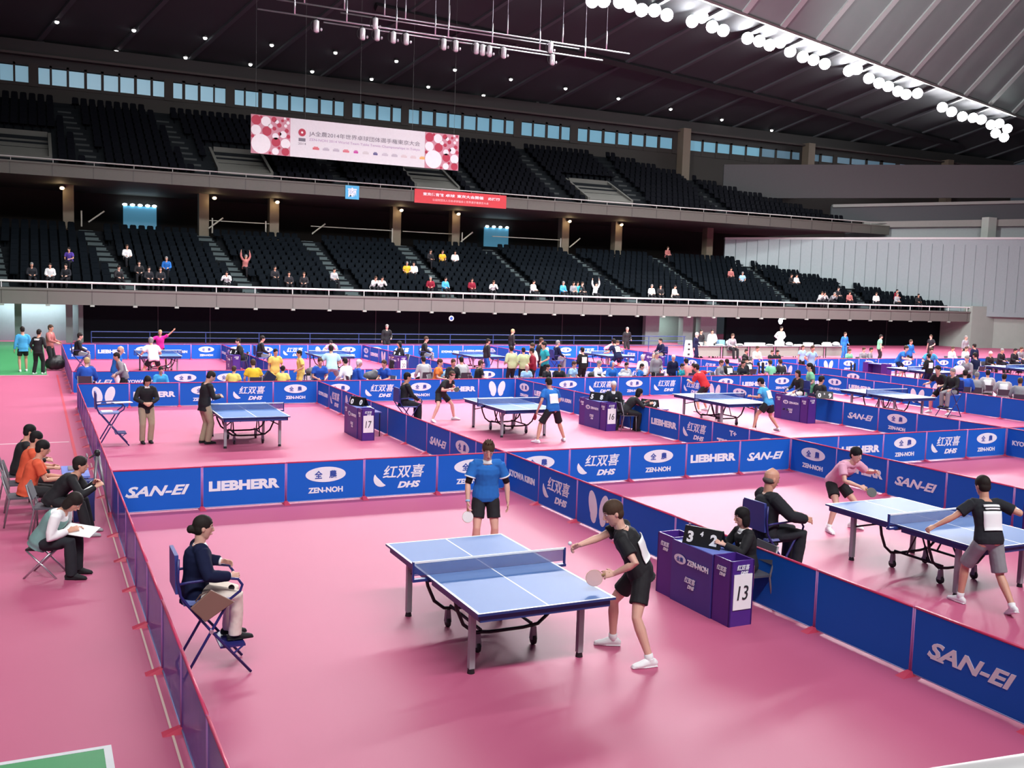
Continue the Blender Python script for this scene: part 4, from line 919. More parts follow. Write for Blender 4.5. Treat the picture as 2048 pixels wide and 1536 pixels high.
def skel(p):
    """p: s, hip(x,y,z), lean, side, tw, pitch, yaw, fem, lh, rh, lf, rf (ankles), lt, rt (toe yaw, deg)"""
    s = p.get('s', 1.0); J = dict(s=s, p=p); fem = p.get('fem', False)
    hip = Vector(p['hip']); le = R(p.get('lean', 0)); sd = R(p.get('side', 0)); tw = R(p.get('tw', 0))
    up = Vector((math.sin(sd), math.sin(le), math.cos(le))).normalized(); le2 = le*1.25+R(3)
    up2 = Vector((math.sin(sd), math.sin(le2), math.cos(le2))).normalized()
    hr = Vector((1, 0, 0)); rt = Vector((math.cos(tw), math.sin(tw), 0)); rt = (rt-up2*rt.dot(up2)).normalized()
    J['hip'] = hip; J['up'] = up; J['up2'] = up2; J['rt'] = rt; J['hr'] = hr
    mid = hip+up*0.24*s; nb = mid+up2*0.27*s
    J['mid'] = mid; J['neck'] = nb; fw = up2.cross(rt)*1.0
    if fw.y < 0 and abs(tw) < 1.2: fw = -fw
    J['fw'] = fw
    sw = (0.155 if fem else 0.178)*s
    for sg, k in ((-1, 'l'), (1, 'r')):
        sh = nb-up2*0.055*s+rt*sg*sw; J['sh'+k] = sh
        tgt = Vector(p[k+'h']); pole = p.get(k+'ep', (sg*0.5, -0.6, -0.6))
        J['el'+k], J['wr'+k] = ik(sh, tgt, 0.285*s, 0.25*s, pole)
        hj = hip+hr*sg*0.092*s-Vector((0, 0, 0.02*s)); J['hj'+k] = hj
        J['kn'+k], J['an'+k] = ik(hj, Vector(p[k+'f']), 0.425*s, 0.42*s, p.get(k+'kp', (sg*0.12, 1, 0.15)))
        ta = R(p.get(k+'t', 0)); J['toe'+k] = Vector((math.sin(ta), math.cos(ta), 0))
    # head
    hp = le2*0.35+R(p.get('pitch', 0)); hy = R(p.get('yaw', 0))
    hu = Vector((math.sin(sd)*0.3, math.sin(hp), math.cos(hp))).normalized()
    hf = Vector((-math.sin(hy), math.cos(hy), -math.tan(hp))); hf = (hf-hu*hf.dot(hu)).normalized(); hr_ = hf.cross(hu)
    J['hc'] = nb+up2*0.042*s+hu*0.128*s+hf*0.015*s; J['hu'] = hu; J['hf'] = hf; J['hrt'] = hr_
    return J

def head_geo(g, J, n=20):
    s = J['s']*(1.03); c = J['hc']; u, f, r = J['hu'], J['hf'], J['hrt']
    sec = [(-.118,.050,.022,.022),(-.108,.044,.036,.040),(-.085,.026,.052,.062),(-.05,.012,.064,.083),(-.01,.004,.071,.094),(.03,.0,.075,.099),(.065,-.003,.072,.094),(.095,-.006,.057,.074),(.113,-.008,.036,.046)]
    g.loft([c+u*h*s+f*o*s for h, o, a, b in sec], [(a*s, b*s) for h, o, a, b in sec], right=r, n=n)
    g.loft([c+f*.090*s+u*.018*s, c+f*.104*s-u*.01*s, c+f*.113*s-u*.032*s, c+f*.096*s-u*.042*s], [(.007*s,.008*s),(.009*s,.010*s),(.014*s,.012*s),(.012*s,.006*s)], right=r, n=8)
    for sg in (-1, 1):
        g.ell(c+r*sg*.074*s-u*.008*s-f*.006*s, (.010*s, .018*s, .030*s), (r, f, u), 8, 6)
        g.loft([c+f*.088*s+u*.03*s+r*sg*.012*s, c+f*.080*s+u*.031*s+r*sg*.045*s], [(.007*s, .007*s)]*2, right=u, n=6)
    g.ell(c+f*.088*s-u*.066*s, (.024*s, .012*s, .013*s), (r, f, u), 8, 6)
    # neck
    g.loft([J['neck']-J['up2']*.06*s, J['neck']+J['up2']*.02*s, c-u*.085*s-f*.02*s, c-u*.04*s-f*.02*s], [(.075*s,.062*s),(.056*s,.056*s),(.052*s,.054*s),(.05*s,.05*s)], right=r, n=14)

def hand_geo(g, J, k, fingers=True):
    s = J['s']; p = J['p']; w = J['wr'+k]; d = (w-J['el'+k]).normalized()
    hd = p.get(k+'hd'); d = Vector(hd).normalized() if hd else d
    sg = -1 if k == 'l' else 1
    nrm = Vector(p.get(k+'pn', (-sg*0.8, 0.1, -0.5))); nrm = (nrm-d*nrm.dot(d)); nrm = nrm.normalized() if nrm.length > 1e-4 else d.orthogonal()
    sd = d.cross(nrm).normalized()*1.0   # across the palm
    # thumb on the side nearer to the body's front/top
    th = sd if (sd.dot(Vector((-sg*0.3, 0.6, 0.7)))) > 0 else -sd
    curl = p.get(k+'cu', 0.45)
    g.loft([w-d*.01*s, w+d*.03*s, w+d*.06*s, w+d*.088*s], [(.026*s,.019*s),(.036*s,.017*s),(.042*s,.015*s),(.041*s,.012*s)], right=sd, n=12)
    if not fingers:
        g.loft([w+d*.08*s, w+d*.12*s, w+(d*.15+nrm*.03)*s], [(.038*s,.013*s),(.036*s,.013*s),(.026*s,.012*s)], right=sd, n=8)
        g.loft([w+(d*.03+th*.03)*s, w+(d*.075+th*.058)*s], [(.012*s,.012*s),(.010*s,.010*s)], n=6)
        return w+d*.09*s, nrm, d
    ln = [.066, .076, .071, .056]
    for i in range(4):
        o = th*(.033-.022*i)*s; b = w+d*.084*s+o; a = curl*(0.8+0.12*i)
        spread = th*(0.10-0.065*i)
        d1 = (d*math.cos(a*.5)+nrm*math.sin(a*.5)+spread).normalized(); d2 = (d*math.cos(a*1.3)+nrm*math.sin(a*1.3)+spread).normalized(); d3 = (d*math.cos(a*2.1)+nrm*math.sin(a*2.1)+spread).normalized()
        L = ln[i]*s
        p1 = b+d1*L*.45; p2 = p1+d2*L*.32; p3 = p2+d3*L*.27
        g.loft([b-d*.012*s, b, p1, p2, p3], [(.0092*s,)*2, (.0090*s,)*2, (.0085*s,)*2, (.0078*s,)*2, (.0066*s,)*2], n=8)
    b = w+(d*.022+th*.022)*s; d1 = (d*.62+th*.72+nrm*.25).normalized(); d2 = (d*.85+th*.30+nrm*.45).normalized()
    g.loft([b, b+d1*.036*s, b+d1*.036*s+d2*.03*s], [(.0125*s,)*2, (.0105*s,)*2, (.0082*s,)*2], n=8)
    return w+d*.085*s, nrm, d

def torso_sections(J, add, hem, top, fem, widen=1.0):
    s = J['s']; sec = [(-.06,.155,.112),(0,.172,.126),(.08,.162,.118),(.17,.146 if not fem else .128,.106),(.26,.158,.114),(.34,.174,.122),(.41,.168,.112),(.455,.125,.085),(.50,.075,.066)]
    cs, rs = [], []
    hp, up, md, up2 = J['hip'], J['up'], J['mid'], J['up2']
    def at(h): return hp+up*h*s if h <= .24 else md+up2*(h-.24)*s
    if hem < -.06:
        cs.append(at(hem)); rs.append(((.165*widen*s)+add, (.125*s)+add))
    for h, a, b in sec:
        if h < hem or h > top: continue
        cs.append(at(h)); rs.append((a*s*(widen if h < .2 else 1)+add, b*s+add))
    return cs, rs
def body_geo(J, fingers=True, n=14, feet=False):
    s = J['s']; g = Geo(); fem = J['p'].get('fem', False)
    cs, rs = torso_sections(J, 0, -.06, .6, fem)
    rts = J['rt']
    g.loft(cs, rs, right=rts, n=18)
    head_geo(g, J, n=18 if fingers else 12)
    info = {}
    for k in 'lr':
        sh, el, wr = J['sh'+k], J['el'+k], J['wr'+k]; sg = -1 if k == 'l' else 1
        g.loft([J['neck']-J['up2']*.07*s+rts*sg*.05*s, sh-J['up2']*.006*s], [(.046*s, .038*s), (.050*s, .046*s)], n=10)
        g.loft([sh, sh.lerp(el, .25), sh.lerp(el, .6), el, el.lerp(wr, .28), el.lerp(wr, .7), wr], [(q*s, q*s) for q in (.050,.050,.045,.037,.040,.031,.025)], n=n)
        info[k] = hand_geo(g, J, k, fingers)
        hj, kn, an = J['hj'+k], J['kn'+k], J['an'+k]
        g.loft([hj, hj.lerp(kn, .3), hj.lerp(kn, .7), kn, kn.lerp(an, .28), kn.lerp(an, .65), an, an-Vector((0, 0, .03*s))], [(q*s, q*s) for q in (.088,.082,.064,.051,.056,.043,.034,.034)], n=n)
        if feet: pass
    return g, info
def top_geo(J, sleeve='short', hem=-.10, add=.014, collar=True, n=14):
    s = J['s']; g = Geo(); fem = J['p'].get('fem', False)
    cs, rs = torso_sections(J, add, hem, .47, fem, 1.04)
    g.loft(cs, rs, right=J['rt'], n=20, flat0=True)
    for k in 'lr':
        sh, el, wr = J['sh'+k], J['el'+k], J['wr'+k]; sg = -1 if k == 'l' else 1
        g.loft([J['neck']-J['up2']*.06*s+J['rt']*sg*.045*s, sh+J['up2']*.005*s], [(.062*s+add, .052*s+add), (.057*s+add, .054*s+add)], n=12)
        if sleeve == 'short':
            g.loft([sh, sh.lerp(el, .3), sh.lerp(el, .68)], [(.056*s+add,)*2, (.056*s+add,)*2, (.060*s+add,)*2], n=n, flat1=True)
        elif sleeve == 'long':
            g.loft([sh, sh.lerp(el, .3), sh.lerp(el, .8), el, el.lerp(wr, .3), el.lerp(wr, .93)], [(.056*s+add,)*2, (.055*s+add,)*2, (.046*s+add,)*2, (.042*s+add,)*2, (.042*s+add,)*2, (.032*s+add,)*2], n=n, flat1=True)
    return g
def bottom_geo(J, kind='shorts', n=14):
    s = J['s']; g = Geo(); a = .014
    cs, rs = torso_sections(J, .004, -.06, .12, False, 1.0)
    g.loft(cs, rs, right=J['hr'], n=18)
    for k in 'lr':
        hj, kn, an = J['hj'+k], J['kn'+k], J['an'+k]; sg = -1 if k == 'l' else 1
        up_ = hj+Vector((0, 0, .04*s))-Vector((sg*.015*s, 0, 0))
        if kind in ('shorts', 'bermuda'):
            e = .68 if kind == 'shorts' else .92
            g.loft([up_, hj.lerp(kn, .15), hj.lerp(kn, e*.6), hj.lerp(kn, e)], [(.095*s,)*2, (.098*s,)*2, (.094*s,)*2, (.096*s,)*2], n=n, flat1=True)
        elif kind == 'skirt':
            g.loft([up_, hj.lerp(kn, .2), hj.lerp(kn, .62)], [(.105*s,)*2, (.115*s,)*2, (.125*s,)*2], n=n, flat1=True)
        else:
            g.loft([up_, hj.lerp(kn, .3), hj.lerp(kn, .75), kn, kn.lerp(an, .35), an+Vector((0, 0, .02*s)), an-Vector((0, 0, .025*s))], [(.102*s,)*2, (.102*s,)*2, (.086*s,)*2, (.078*s,)*2, (.076*s,)*2, (.072*s,)*2, (.070*s,)*2], n=n, flat1=True)
    return g
def shoe_geo(J, k):
    s = J['s']; an = J['an'+k]; d = J['toe'+k]; z = -.078*s; g = Geo(); r = Vector((d.y, -d.x, 0)); tp = J['p'].get(k+'tp', 0)
    up = Vector((0, 0, 1)); dd = (d*math.cos(R(tp))-up*math.sin(R(tp))); uu = (up*math.cos(R(tp))+d*math.sin(R(tp)))
    b = an+uu*z
    sec = [(-.075,.030,.026,.028),(-.05,.042,.036,.042),(0,.050,.040,.050),(.05,.044,.042,.043),(.10,.033,.045,.032),(.15,.027,.042,.025),(.185,.022,.028,.018)]
    g.loft([b+dd*o*s+uu*h*s for o, h, a, c in sec], [(a*s, c*s) for o, h, a, c in sec], right=r, n=12)
    g.loft([b+dd*0.0+uu*.05*s, an+uu*.015*s], [(.042*s, .044*s), (.040*s, .040*s)], right=r, n=12, flat1=True)
    g.loft([b+dd*-.08*s+uu*.008*s, b+dd*.05*s+uu*.008*s, b+dd*.195*s+uu*.010*s], [(.036*s,.009*s),(.042*s,.010*s),(.034*s,.009*s)], right=r, n=8)
    return g
def hair_geo(J, style):
    s = J['s']*1.03; c = J['hc']; u, f, r = J['hu'], J['hf'], J['hrt']; g = Geo(); ax = (r, f, u)
    if style == 'bald':
        g.ell(c-u*.020*s-f*.022*s, (.0795*s, .087*s, .054*s), ax, 20, 12); return g
    g.ell(c+u*.040*s-f*.006*s, (.085*s, .105*s, .096*s), ax, 18, 12); g.ell(c-u*.012*s-f*.036*s, (.079*s, .068*s, .078*s), ax, 16, 10)
    if style in ('long', 'bob'):
        L = .16 if style == 'long' else .07
        g.loft([c+u*.05*s-f*.03*s, c-u*.05*s-f*.045*s, c-u*(.06+L)*s-f*.05*s], [(.080*s,.065*s),(.085*s,.058*s),(.062*s,.035*s)], right=r, n=14)
        for sg in (-1, 1): g.ell(c+r*sg*.070*s-u*.05*s-f*.015*s, (.022*s, .05*s, .085*s), ax, 10, 8)
    if style == 'bun':
        g.ell(c-f*.125*s-u*.02*s, (.042*s, .038*s, .045*s), ax, 12, 8); g.ell(c-f*.09*s-u*.03*s, (.04*s, .04*s, .04*s), ax, 10, 8)
    if style == 'spiky':
        for i in range(9): a = i*.7; g.loft([c+u*.09*s+r*.04*math.cos(a)*s+f*.04*math.sin(a)*s, c+u*.15*s+r*.055*math.cos(a)*s+f*(.02+.055*math.sin(a))*s], [(.02*s,)*2, (.006*s,)*2], n=6)
    if style == 'hood':
        g = Geo(); g.ell(c-f*.03*s+u*.01*s, (.105*s, .115*s, .14*s), ax, 16, 10)
    if style == 'cap':
        g.loft([c+u*.045*s+f*.08*s, c+u*.035*s+f*.155*s], [(.06*s, .008*s), (.045*s, .005*s)], right=r, n=12)
    return g
TSEC = [(-.06,.155,.112),(0,.172,.126),(.08,.162,.118),(.17,.146,.106),(.26,.158,.114),(.34,.174,.122),(.41,.168,.112),(.455,.125,.085),(.50,.075,.066)]
def bib_geo(J, side=-1, w=.13, h0=.14, h1=.38, off=.030, add=0.006):
    """sheet following the back (side=-1) or chest (side=1)"""
    s = J['s']; g = Geo(); rt = J['rt']; vs = []; fs = []; nx, nz = 9, 6
    for lay in (0, 1):
        for j in range(nz):
            h = h0+(h1-h0)*j/(nz-1)
            c = J['mid']+J['up2']*(h-.24)*s if h > .24 else J['hip']+J['up']*h*s
            for k in range(len(TSEC)-1):
                if TSEC[k][0] <= h <= TSEC[k+1][0]:
                    q_ = (h-TSEC[k][0])/(TSEC[k+1][0]-TSEC[k][0]); ha = TSEC[k][1]+(TSEC[k+1][1]-TSEC[k][1])*q_; hb = TSEC[k][2]+(TSEC[k+1][2]-TSEC[k][2])*q_
            fb = J['up2'].cross(rt); fb = fb if fb.dot(J['fw']) > 0 else -fb
            for i in range(nx):
                x = -w+2*w*i/(nx-1); dep = (hb+off)*math.sqrt(max(0.1, 1-(x/(ha+off))**2))+add*lay
                vs.append(c+rt*x*s+fb*side*dep*s)
    q = nx*nz
    for j in range(nz-1):
        for i in range(nx-1):
            a = j*nx+i; fs.append((a, a+1, a+nx+1, a+nx)); fs.append((q+a, q+a+nx, q+a+nx+1, q+a+1))
    for i in range(nx-1):
        for a in (i, (nz-1)*nx+i): fs.append((a, a+1, q+a+1, q+a))
    for j in range(nz-1):
        for a in (j*nx, j*nx+nx-1): fs.append((a, a+nx, q+a+nx, q+a))
    return g.add(vs, fs)

def person(label, loc, face, p, top, sleeve='short', hem=-.10, bottom='black', bkind='shorts', shoe='white', hair='dark', style='short', skin=None,
           vox=.0062, top_parts=(), add=.014, group=None):
    """a fully modelled figure; every piece of clothing is a child"""
    J = skel(p); s = J['s']
    t = thing('person', label, 'person', loc, R(face-90), group)
    near_ = vox < .011
    g, info = body_geo(J, fingers=True, n=14 if near_ else 10)
    me = fuse(g, vox, 'body', 3 if near_ else 2); me.materials.append(skin or SKIN); b = obj('body', me, t)
    cl = fuse(top_geo(J, sleeve, hem, add), vox*1.4, 'shirt', 4, .006); cl.materials.append(cm(top)); o = obj('jacket' if sleeve == 'long' else 'shirt', cl, t)
    bt = fuse(bottom_geo(J, bkind), vox*1.4, 'bottom', 4, .006); bt.materials.append(cm(bottom)); obj('trousers' if bkind == 'trousers' else bkind if bkind != 'bermuda' else 'shorts', bt, t)
    for k in 'lr':
        sm_ = fuse(shoe_geo(J, k), vox*1.1, 'shoe', 2); sm_.materials.append(cm(shoe)); obj('shoe', sm_, t)
        if bkind != 'trousers' and near_:
            an, kn = J['an'+k], J['kn'+k]; obj('sock', Geo().loft([an-Vector((0, 0, .02)), an.lerp(kn, .12)], [(.041*s,)*2, (.046*s,)*2], n=14).mesh('sock', cm('white'), True), t)
    if style == 'short' and hair == 'bald': style = 'bald'
    hm_ = fuse(hair_geo(J, style), vox*1.2, 'hair', 3, .004); hm_.materials.append(hairm(hair)); obj('hair', hm_, t)
    c, u, f, r = J['hc'], J['hu'], J['hf'], J['hrt']; q = s*1.03
    if near_:
        ed = mat('eye_dark', (0.02, 0.012, 0.01), 0.2); ew = mat('eye_white', (0.6, 0.58, 0.56), 0.3); lp = mat('lips', S(170, 90, 85), 0.5)
        for sg in (-1, 1):
            e = obj('eye', Geo().ell(c+r*sg*.031*q+f*.083*q+u*.008*q, (.0135*q, .010*q, .0065*q), (r, f, u), 12, 8).mesh('eye', ew, True), t)
            obj('iris', Geo().ell(c+r*sg*.030*q+f*.0905*q+u*.008*q, (.0062*q, .004*q, .0062*q), (r, f, u), 10, 6).mesh('iris', ed, True), e)
            obj('eyebrow', Geo().loft([c+r*sg*.016*q+f*.094*q+u*.030*q, c+r*sg*.034*q+f*.090*q+u*.035*q, c+r*sg*.050*q+f*.077*q+u*.028*q], [(.003*q, .004*q)]*3, n=6).mesh('eyebrow', hairm(hair if hair not in ('bald', 'white') else 'brown'), True), t)
        obj('mouth', Geo().ell(c+f*.097*q-u*.068*q, (.021*q, .006*q, .006*q), (r, f, u), 12, 6).mesh('mouth', lp, True), t)
    for kind in top_parts:
        if kind == 'bib': obj('number_bib', bib_geo(J, -1, .125, .10, .34).mesh('number_bib', M_paper, True), t)
        if kind == 'collar_white' or kind == 'collar':
            obj('collar', Geo().loft([J['neck']-J['up2']*.055*s+J['fw']*.010*s, J['neck']-J['up2']*.025*s, J['neck']+J['up2']*.002*s-J['fw']*.006*s], [(.098*s,.086*s),(.078*s,.074*s),(.066*s,.064*s)], right=J['rt'], n=20, flat=True).mesh('collar', M_paper if kind == 'collar_white' else cm(top), True), t)
        if kind == 'shirt_v':
            fb = J['fw']; a = J['neck']-J['up2']*.03*s+fb*.075*s; bq = J['neck']-J['up2']*.17*s+fb*.128*s; rt = J['rt']
            obj('shirt_front', Geo().loft([a, bq], [(.05*s, .012*s), (.008*s, .010*s)], right=rt, n=12).mesh('shirt_front', M_paper, True), t)
            obj('tie', Geo().loft([a+fb*.016*s-J['up2']*.02*s, bq+fb*.006*s], [(.013*s, .005*s), (.010*s, .005*s)], right=rt, n=8).mesh('tie', mat('tie_red', (0.25, 0.03, 0.08)), True), t)
            obj('pocket_badge', Geo().ell(J['neck']-J['up2']*.17*s+fb*.118*s-rt*.085*s, (.034*s, .014*s, .02*s), (rt, fb, J['up2']), 10, 6).mesh('pocket_badge', M_paper, True), t)
        if kind == 'cuffs':
            for k in 'lr': obj('cuff', Geo().loft([J['el'+k].lerp(J['wr'+k], .9), J['el'+k].lerp(J['wr'+k], 1.0)], [(.040*s,)*2, (.038*s,)*2], n=14, flat=True).mesh('cuff', M_paper, True), t)
        if kind == 'undersleeve':
            for k in 'lr': obj('undersleeve', Geo().loft([J['sh'+k].lerp(J['el'+k], .45), J['sh'+k].lerp(J['el'+k], .98)], [(.054*s,)*2, (.044*s,)*2], n=16, flat=True).mesh('undersleeve', cm('black'), True), t)
        if kind == 'sleeve_trim':
            for k in 'lr': obj('sleeve_trim', Geo().loft([J['sh'+k].lerp(J['el'+k], .62), J['sh'+k].lerp(J['el'+k], .69)], [(.078*s,)*2, (.078*s,)*2], n=18, flat=True).mesh('sleeve_trim', M_paper, True), t)
        if kind == 'wristband': obj('wristband', Geo().loft([J['elr'].lerp(J['wrr'], .88), J['elr'].lerp(J['wrr'], .99)], [(.032*s,)*2]*2, n=14, flat=True).mesh('wristband', cm('lightblue'), True), t)
        if kind == 'headband': obj('headband', Geo().loft([c+u*.035*q-f*.002*q, c+u*.062*q-f*.004*q], [(.080*q, .103*q), (.079*q, .101*q)], right=r, n=24, flat=True).mesh('headband', cm('redwhite'), True), t)
        if kind == 'back_print':
            obj('back_lettering', bib_geo(J, -1, .11, .395, .425).mesh('back_lettering', M_paper, True), t); obj('back_lettering', bib_geo(J, -1, .10, .36, .38).mesh('back_lettering', M_paper, True), t)
        if kind == 'chest_print': obj('chest_lettering', bib_geo(J, 1, .09, .30, .335).mesh('chest_lettering', cm('navy'), True), t)
        if kind == 'stripe':
            for k in 'lr': obj('sleeve_print', Geo().loft([J['el'+k].lerp(J['wr'+k], .15)+Vector((0, 0, .02)), J['el'+k].lerp(J['wr'+k], .8)+Vector((0, 0, .016))], [(.025, .04)]*2, n=8).mesh('sleeve_print', M_paper, True), t)
        if kind == 'vest':
            v = Geo(); cs, rs = torso_sections(J, .024, -.08, .42, False, 1.04); v.loft(cs, rs, right=J['rt'], n=20, flat0=True); vm = fuse(v, .012, 'vest', 3, .004); vm.materials.append(mat('cloth_sage', S(120, 160, 155), .8)); obj('vest', vm, t)
        if kind == 'glasses': pass
    return t, J, info
def W(t, v):
    """local point of a person to the world"""
    m_ = Matrix.Translation(t.location) @ Matrix.Rotation(t.rotation_euler.z, 4, 'Z'); return m_ @ Vector(v)
def Wd(t, v): return Matrix.Rotation(t.rotation_euler.z, 3, 'Z') @ Vector(v)
def racket(label, t, info, k, colm, tilt=None, size=.078):
    grip, nrm, d = info[k]; grip = W(t, grip); nrm = Wd(t, nrm); d = Wd(t, d)
    fn = Vector(tilt) if tilt else nrm; bd = (Vector((d.x, d.y, d.z))+Vector((0, 0, -.25))).normalized(); fn = (fn-bd*fn.dot(bd)).normalized(); sdv = bd.cross(fn)
    r_ = thing('table_tennis_racket', label, 'racket', tuple(grip))
    wood = mat('racket_wood', (0.45, 0.27, 0.12), .5)
    obj('handle', Geo().loft([-bd*.045, bd*.045], [(.014, .011)]*2, right=sdv, n=10).mesh('handle', wood, True), r_)
    c = bd*(.04+size)
    obj('blade', Geo().loft([c-fn*.004, c+fn*.004], [(size, size*1.05)]*2, right=sdv, n=28, flat=True).mesh('blade', wood), r_)
    for sg in (-1, 1): obj('rubber', Geo().loft([c+fn*sg*.004, c+fn*sg*.008], [(size*.97, size)]*2, right=sdv, n=28, flat=True).mesh('rubber', colm), r_)
    return r_

def stand_pose(s=1, **k):
    d = dict(s=s, hip=(0, 0, .92*s), lean=3, lh=(-.24, .05, .80*s), rh=(.24, .05, .80*s), lf=(-.11, 0, .08*s), rf=(.11, 0, .08*s), lt=-8, rt=8); d.update(k); return d
def sit_pose(s=1, seat=.47, **k):
    z = seat+.09*s
    d = dict(s=s, hip=(0, 0, z), lean=8, lh=(-.14, .34, z+.12), rh=(.14, .34, z+.12), lf=(-.13, .46*s, .08*s), rf=(.13, .46*s, .08*s), lt=-6, rt=6); d.update(k); return d

# ---- figures of the front courts
# seated umpire, front left
z0 = .765
t, J, inf = person('dark haired woman in navy blazer and pale trousers sitting on the nearest umpire chair', (0.26, -7.08, 0), 0,
    dict(s=.91, fem=True, hip=(0, .03, z0+.055), lean=4, lh=(-.22, .32, 1.02), rh=(.21, .33, .985), lf=(-.09, .37, .375), rf=(.09, .40, .375), rep=(.6, -.5, -.5), lep=(-.6, -.5, -.3), lcu=.7, rcu=.7, pitch=2),
    'navy', 'long', -.14, 'cream', 'trousers', 'black', 'dark', 'bun', SKIN_L, top_parts=('collar_white', 'shirt_v', 'cuffs'), add=.022)
n_ = thing('name_card', 'round dark badge card on the knee of the seated woman in the navy blazer', 'card', (0.62, -7.2, .84), mesh=Geo().disc((0, 0, 0), (0.2, -1, .5), .03, .01).mesh('card', M_ink))
# blue player behind the table
t, J, inf = person('player in blue polo shirt and black shorts standing behind the nearest table with lowered head', (4.60, -4.4, 0), -108,
    dict(s=1.02, hip=(0, 0, .93), lean=5, pitch=20, yaw=0, lh=(-.30, .10, .87), rh=(.27, .20, .88), rep=(.8, -.5, -.2), lep=(-.8, -.5, -.2), lf=(-.13, 0, .08), rf=(.14, .06, .08), lcu=.5, rcu=1.1),
    'blue', 'short', -.06, 'black', 'shorts', 'white', 'brown', 'spiky', SKIN_L, top_parts=('collar_white', 'undersleeve', 'sleeve_trim', 'wristband'))
racket('white faced racket held low by the player in the blue polo shirt', t, inf, 'r', mat('rubber_white', (0.8, 0.78, 0.8), .4), tilt=(-.25, -1, .1))
# player in black at the near table
t, J, inf = person('player in black shirt and shorts crouching sideways at the right corner of the nearest table', (4.62, -8.25, 0), 162,
    dict(s=1.04, hip=(0.0, -.04, .90), lean=22, side=0, tw=-24, pitch=8, yaw=6, lh=(-.24, .30, .95), rh=(.03, .66, 1.16), lep=(-.6, -.4, -.6), rep=(.6, -.3, -.6),
         lf=(-.37, -.08, .08), rf=(.26, .16, .08), lt=-12, rt=10, lkp=(-.3, 1, .2), rkp=(.3, 1, .2), lcu=1.1, rcu=1.3, lhd=(.1, .9, -.1)),
    'black', 'short', -.10, 'black', 'shorts', 'white', 'brown', 'short', SKIN_L, top_parts=('bib', 'collar'))
racket('pale red racket in the near hand of the crouching player in black', t, inf, 'l', mat('rubber_pink', (0.80, 0.52, 0.50), .4), tilt=(-.35, -1, .2), size=.085)
gp, nn, dd = inf['r']; bp = W(t, gp)+Vector((-.03, 0, .05))
thing('ball', 'white ball held in the far hand of the crouching player in black', 'ball', tuple(bp), mesh=Geo().ell((0, 0, 0), (.021, .021, .021), None, 16, 10).mesh('ball', M_paper, True))
# scorer behind desk 13
chair(6.80, -7.42, 176, 'grey chair behind the desk marked 13')
t, J, inf = person('woman scorer with dark bob hair and black jacket seated behind the desk marked 13', (6.80, -7.40, 0), 170,
    dict(s=.90, fem=True, hip=(0, 0, .54), lean=6, pitch=4, yaw=-5, lh=(-.10, .38, .83), rh=(.12, .36, .83), lf=(-.1, .36, .08), rf=(.1, .36, .08), lcu=.6, rcu=.6),
    'black', 'long', -.06, 'black', 'trousers', 'black', 'black', 'bob', SKIN_L, top_parts=('collar_white', 'shirt_v'))
# bald umpire
t, J, inf = person('bald man in dark suit seen from behind on the umpire chair beyond the desk marked 13', (7.36, -7.0, 0), -12,
    dict(s=1.03, hip=(0, .04, z0+.04), lean=-1, pitch=8, yaw=6, lh=(-.24, .44, 1.02), rh=(.25, .46, 1.02), lf=(-.12, .43, .375), rf=(.12, .43, .375), rep=(.7, -.5, -.4), lep=(-.7, -.5, -.4), lcu=.5, rcu=.5),
    'darkgrey', 'long', -.14, 'darkgrey', 'trousers', 'black', 'bald', 'bald', SKIN, top_parts=('collar_white', 'cuffs'), add=.03)
# pink player
t, J, inf = person('player in pink shirt and dark shorts crouching behind the left end of the right hand table', (10.98, -4.62, 0), -88,
    dict(s=.99, hip=(0, -.12, .80), lean=38, pitch=-8, yaw=0, lh=(-.34, .42, 1.02), rh=(.08, .50, .82), lep=(-.8, -.2, -.5), rep=(.8, -.2, -.4), lf=(-.30, .05, .08), rf=(.32, .12, .08), lt=-20, rt=20, lcu=1.2, rcu=1.1),
    'pink', 'short', -.06, 'black', 'shorts', 'white', 'black', 'short', SKIN_L, top_parts=('chest_print', 'collar'))
racket('black racket in the hand of the crouching player in pink', t, inf, 'r', mat('rubber_black', (0.02, 0.02, 0.02), .4))
# dark player with bib at the right hand table
t, J, inf = person('player in dark shirt with white number bib and grey shorts seen from behind at the right hand table', (9.70, -8.52, 0), 78,
    dict(s=1.0, hip=(-.02, 0, .88), lean=14, side=2, tw=-4, pitch=4, yaw=0, lh=(-.62, .30, .98), rh=(.50, .16, 1.22), lep=(-.6, -.3, -.7), rep=(.5, -.7, -.3), lf=(-.18, .24, .08), rf=(.10, -.36, .12), lt=-10, rt=12, lcu=.9, rcu=.8, rtp=25),
    'darkgrey', 'short', -.06, 'grey', 'bermuda', 'white', 'dark', 'short', SKIN, top_parts=('bib', 'back_print'))
# spectators outside the left fence
def stool(x, y, face, label):
    t = thing('folding_stool', label, 'stool', (x, y, 0), R(face-90))
    obj('seat', Geo().box((-.19, -.17, .36), (.19, .17, .385)).mesh('seat', M_black), t)
    for sx in (-.18, .18): obj('leg', Geo().tube([(sx, -.2, 0), (sx, .16, .36)], .012).mesh('leg', M_steel, True), t); obj('leg', Geo().tube([(sx, .2, 0), (sx, -.16, .36)], .012).mesh('leg', M_steel, True), t)
stool(-1.0, -3.15, -20, 'folding stool with steel legs under the reader in the sage vest')
t, J, inf = person('person in white shirt and sage vest reading papers on a stool, nearest of the seated group at left', (-1.04, -3.2, 0), -22,
    dict(s=.97, hip=(0, 0, .46), lean=30, pitch=28, yaw=-4, lh=(-.12, .42, .60), rh=(.10, .38, .62), lf=(-.12, .40, .08), rf=(.14, .42, .08), lcu=.5, rcu=.6, lkp=(-.1, .5, 1), rkp=(.1, .5, 1)),
    'white', 'long', -.05, 'darkgrey', 'trousers', 'black', 'dark', 'bob', SKIN, top_parts=('vest',), vox=.0085)
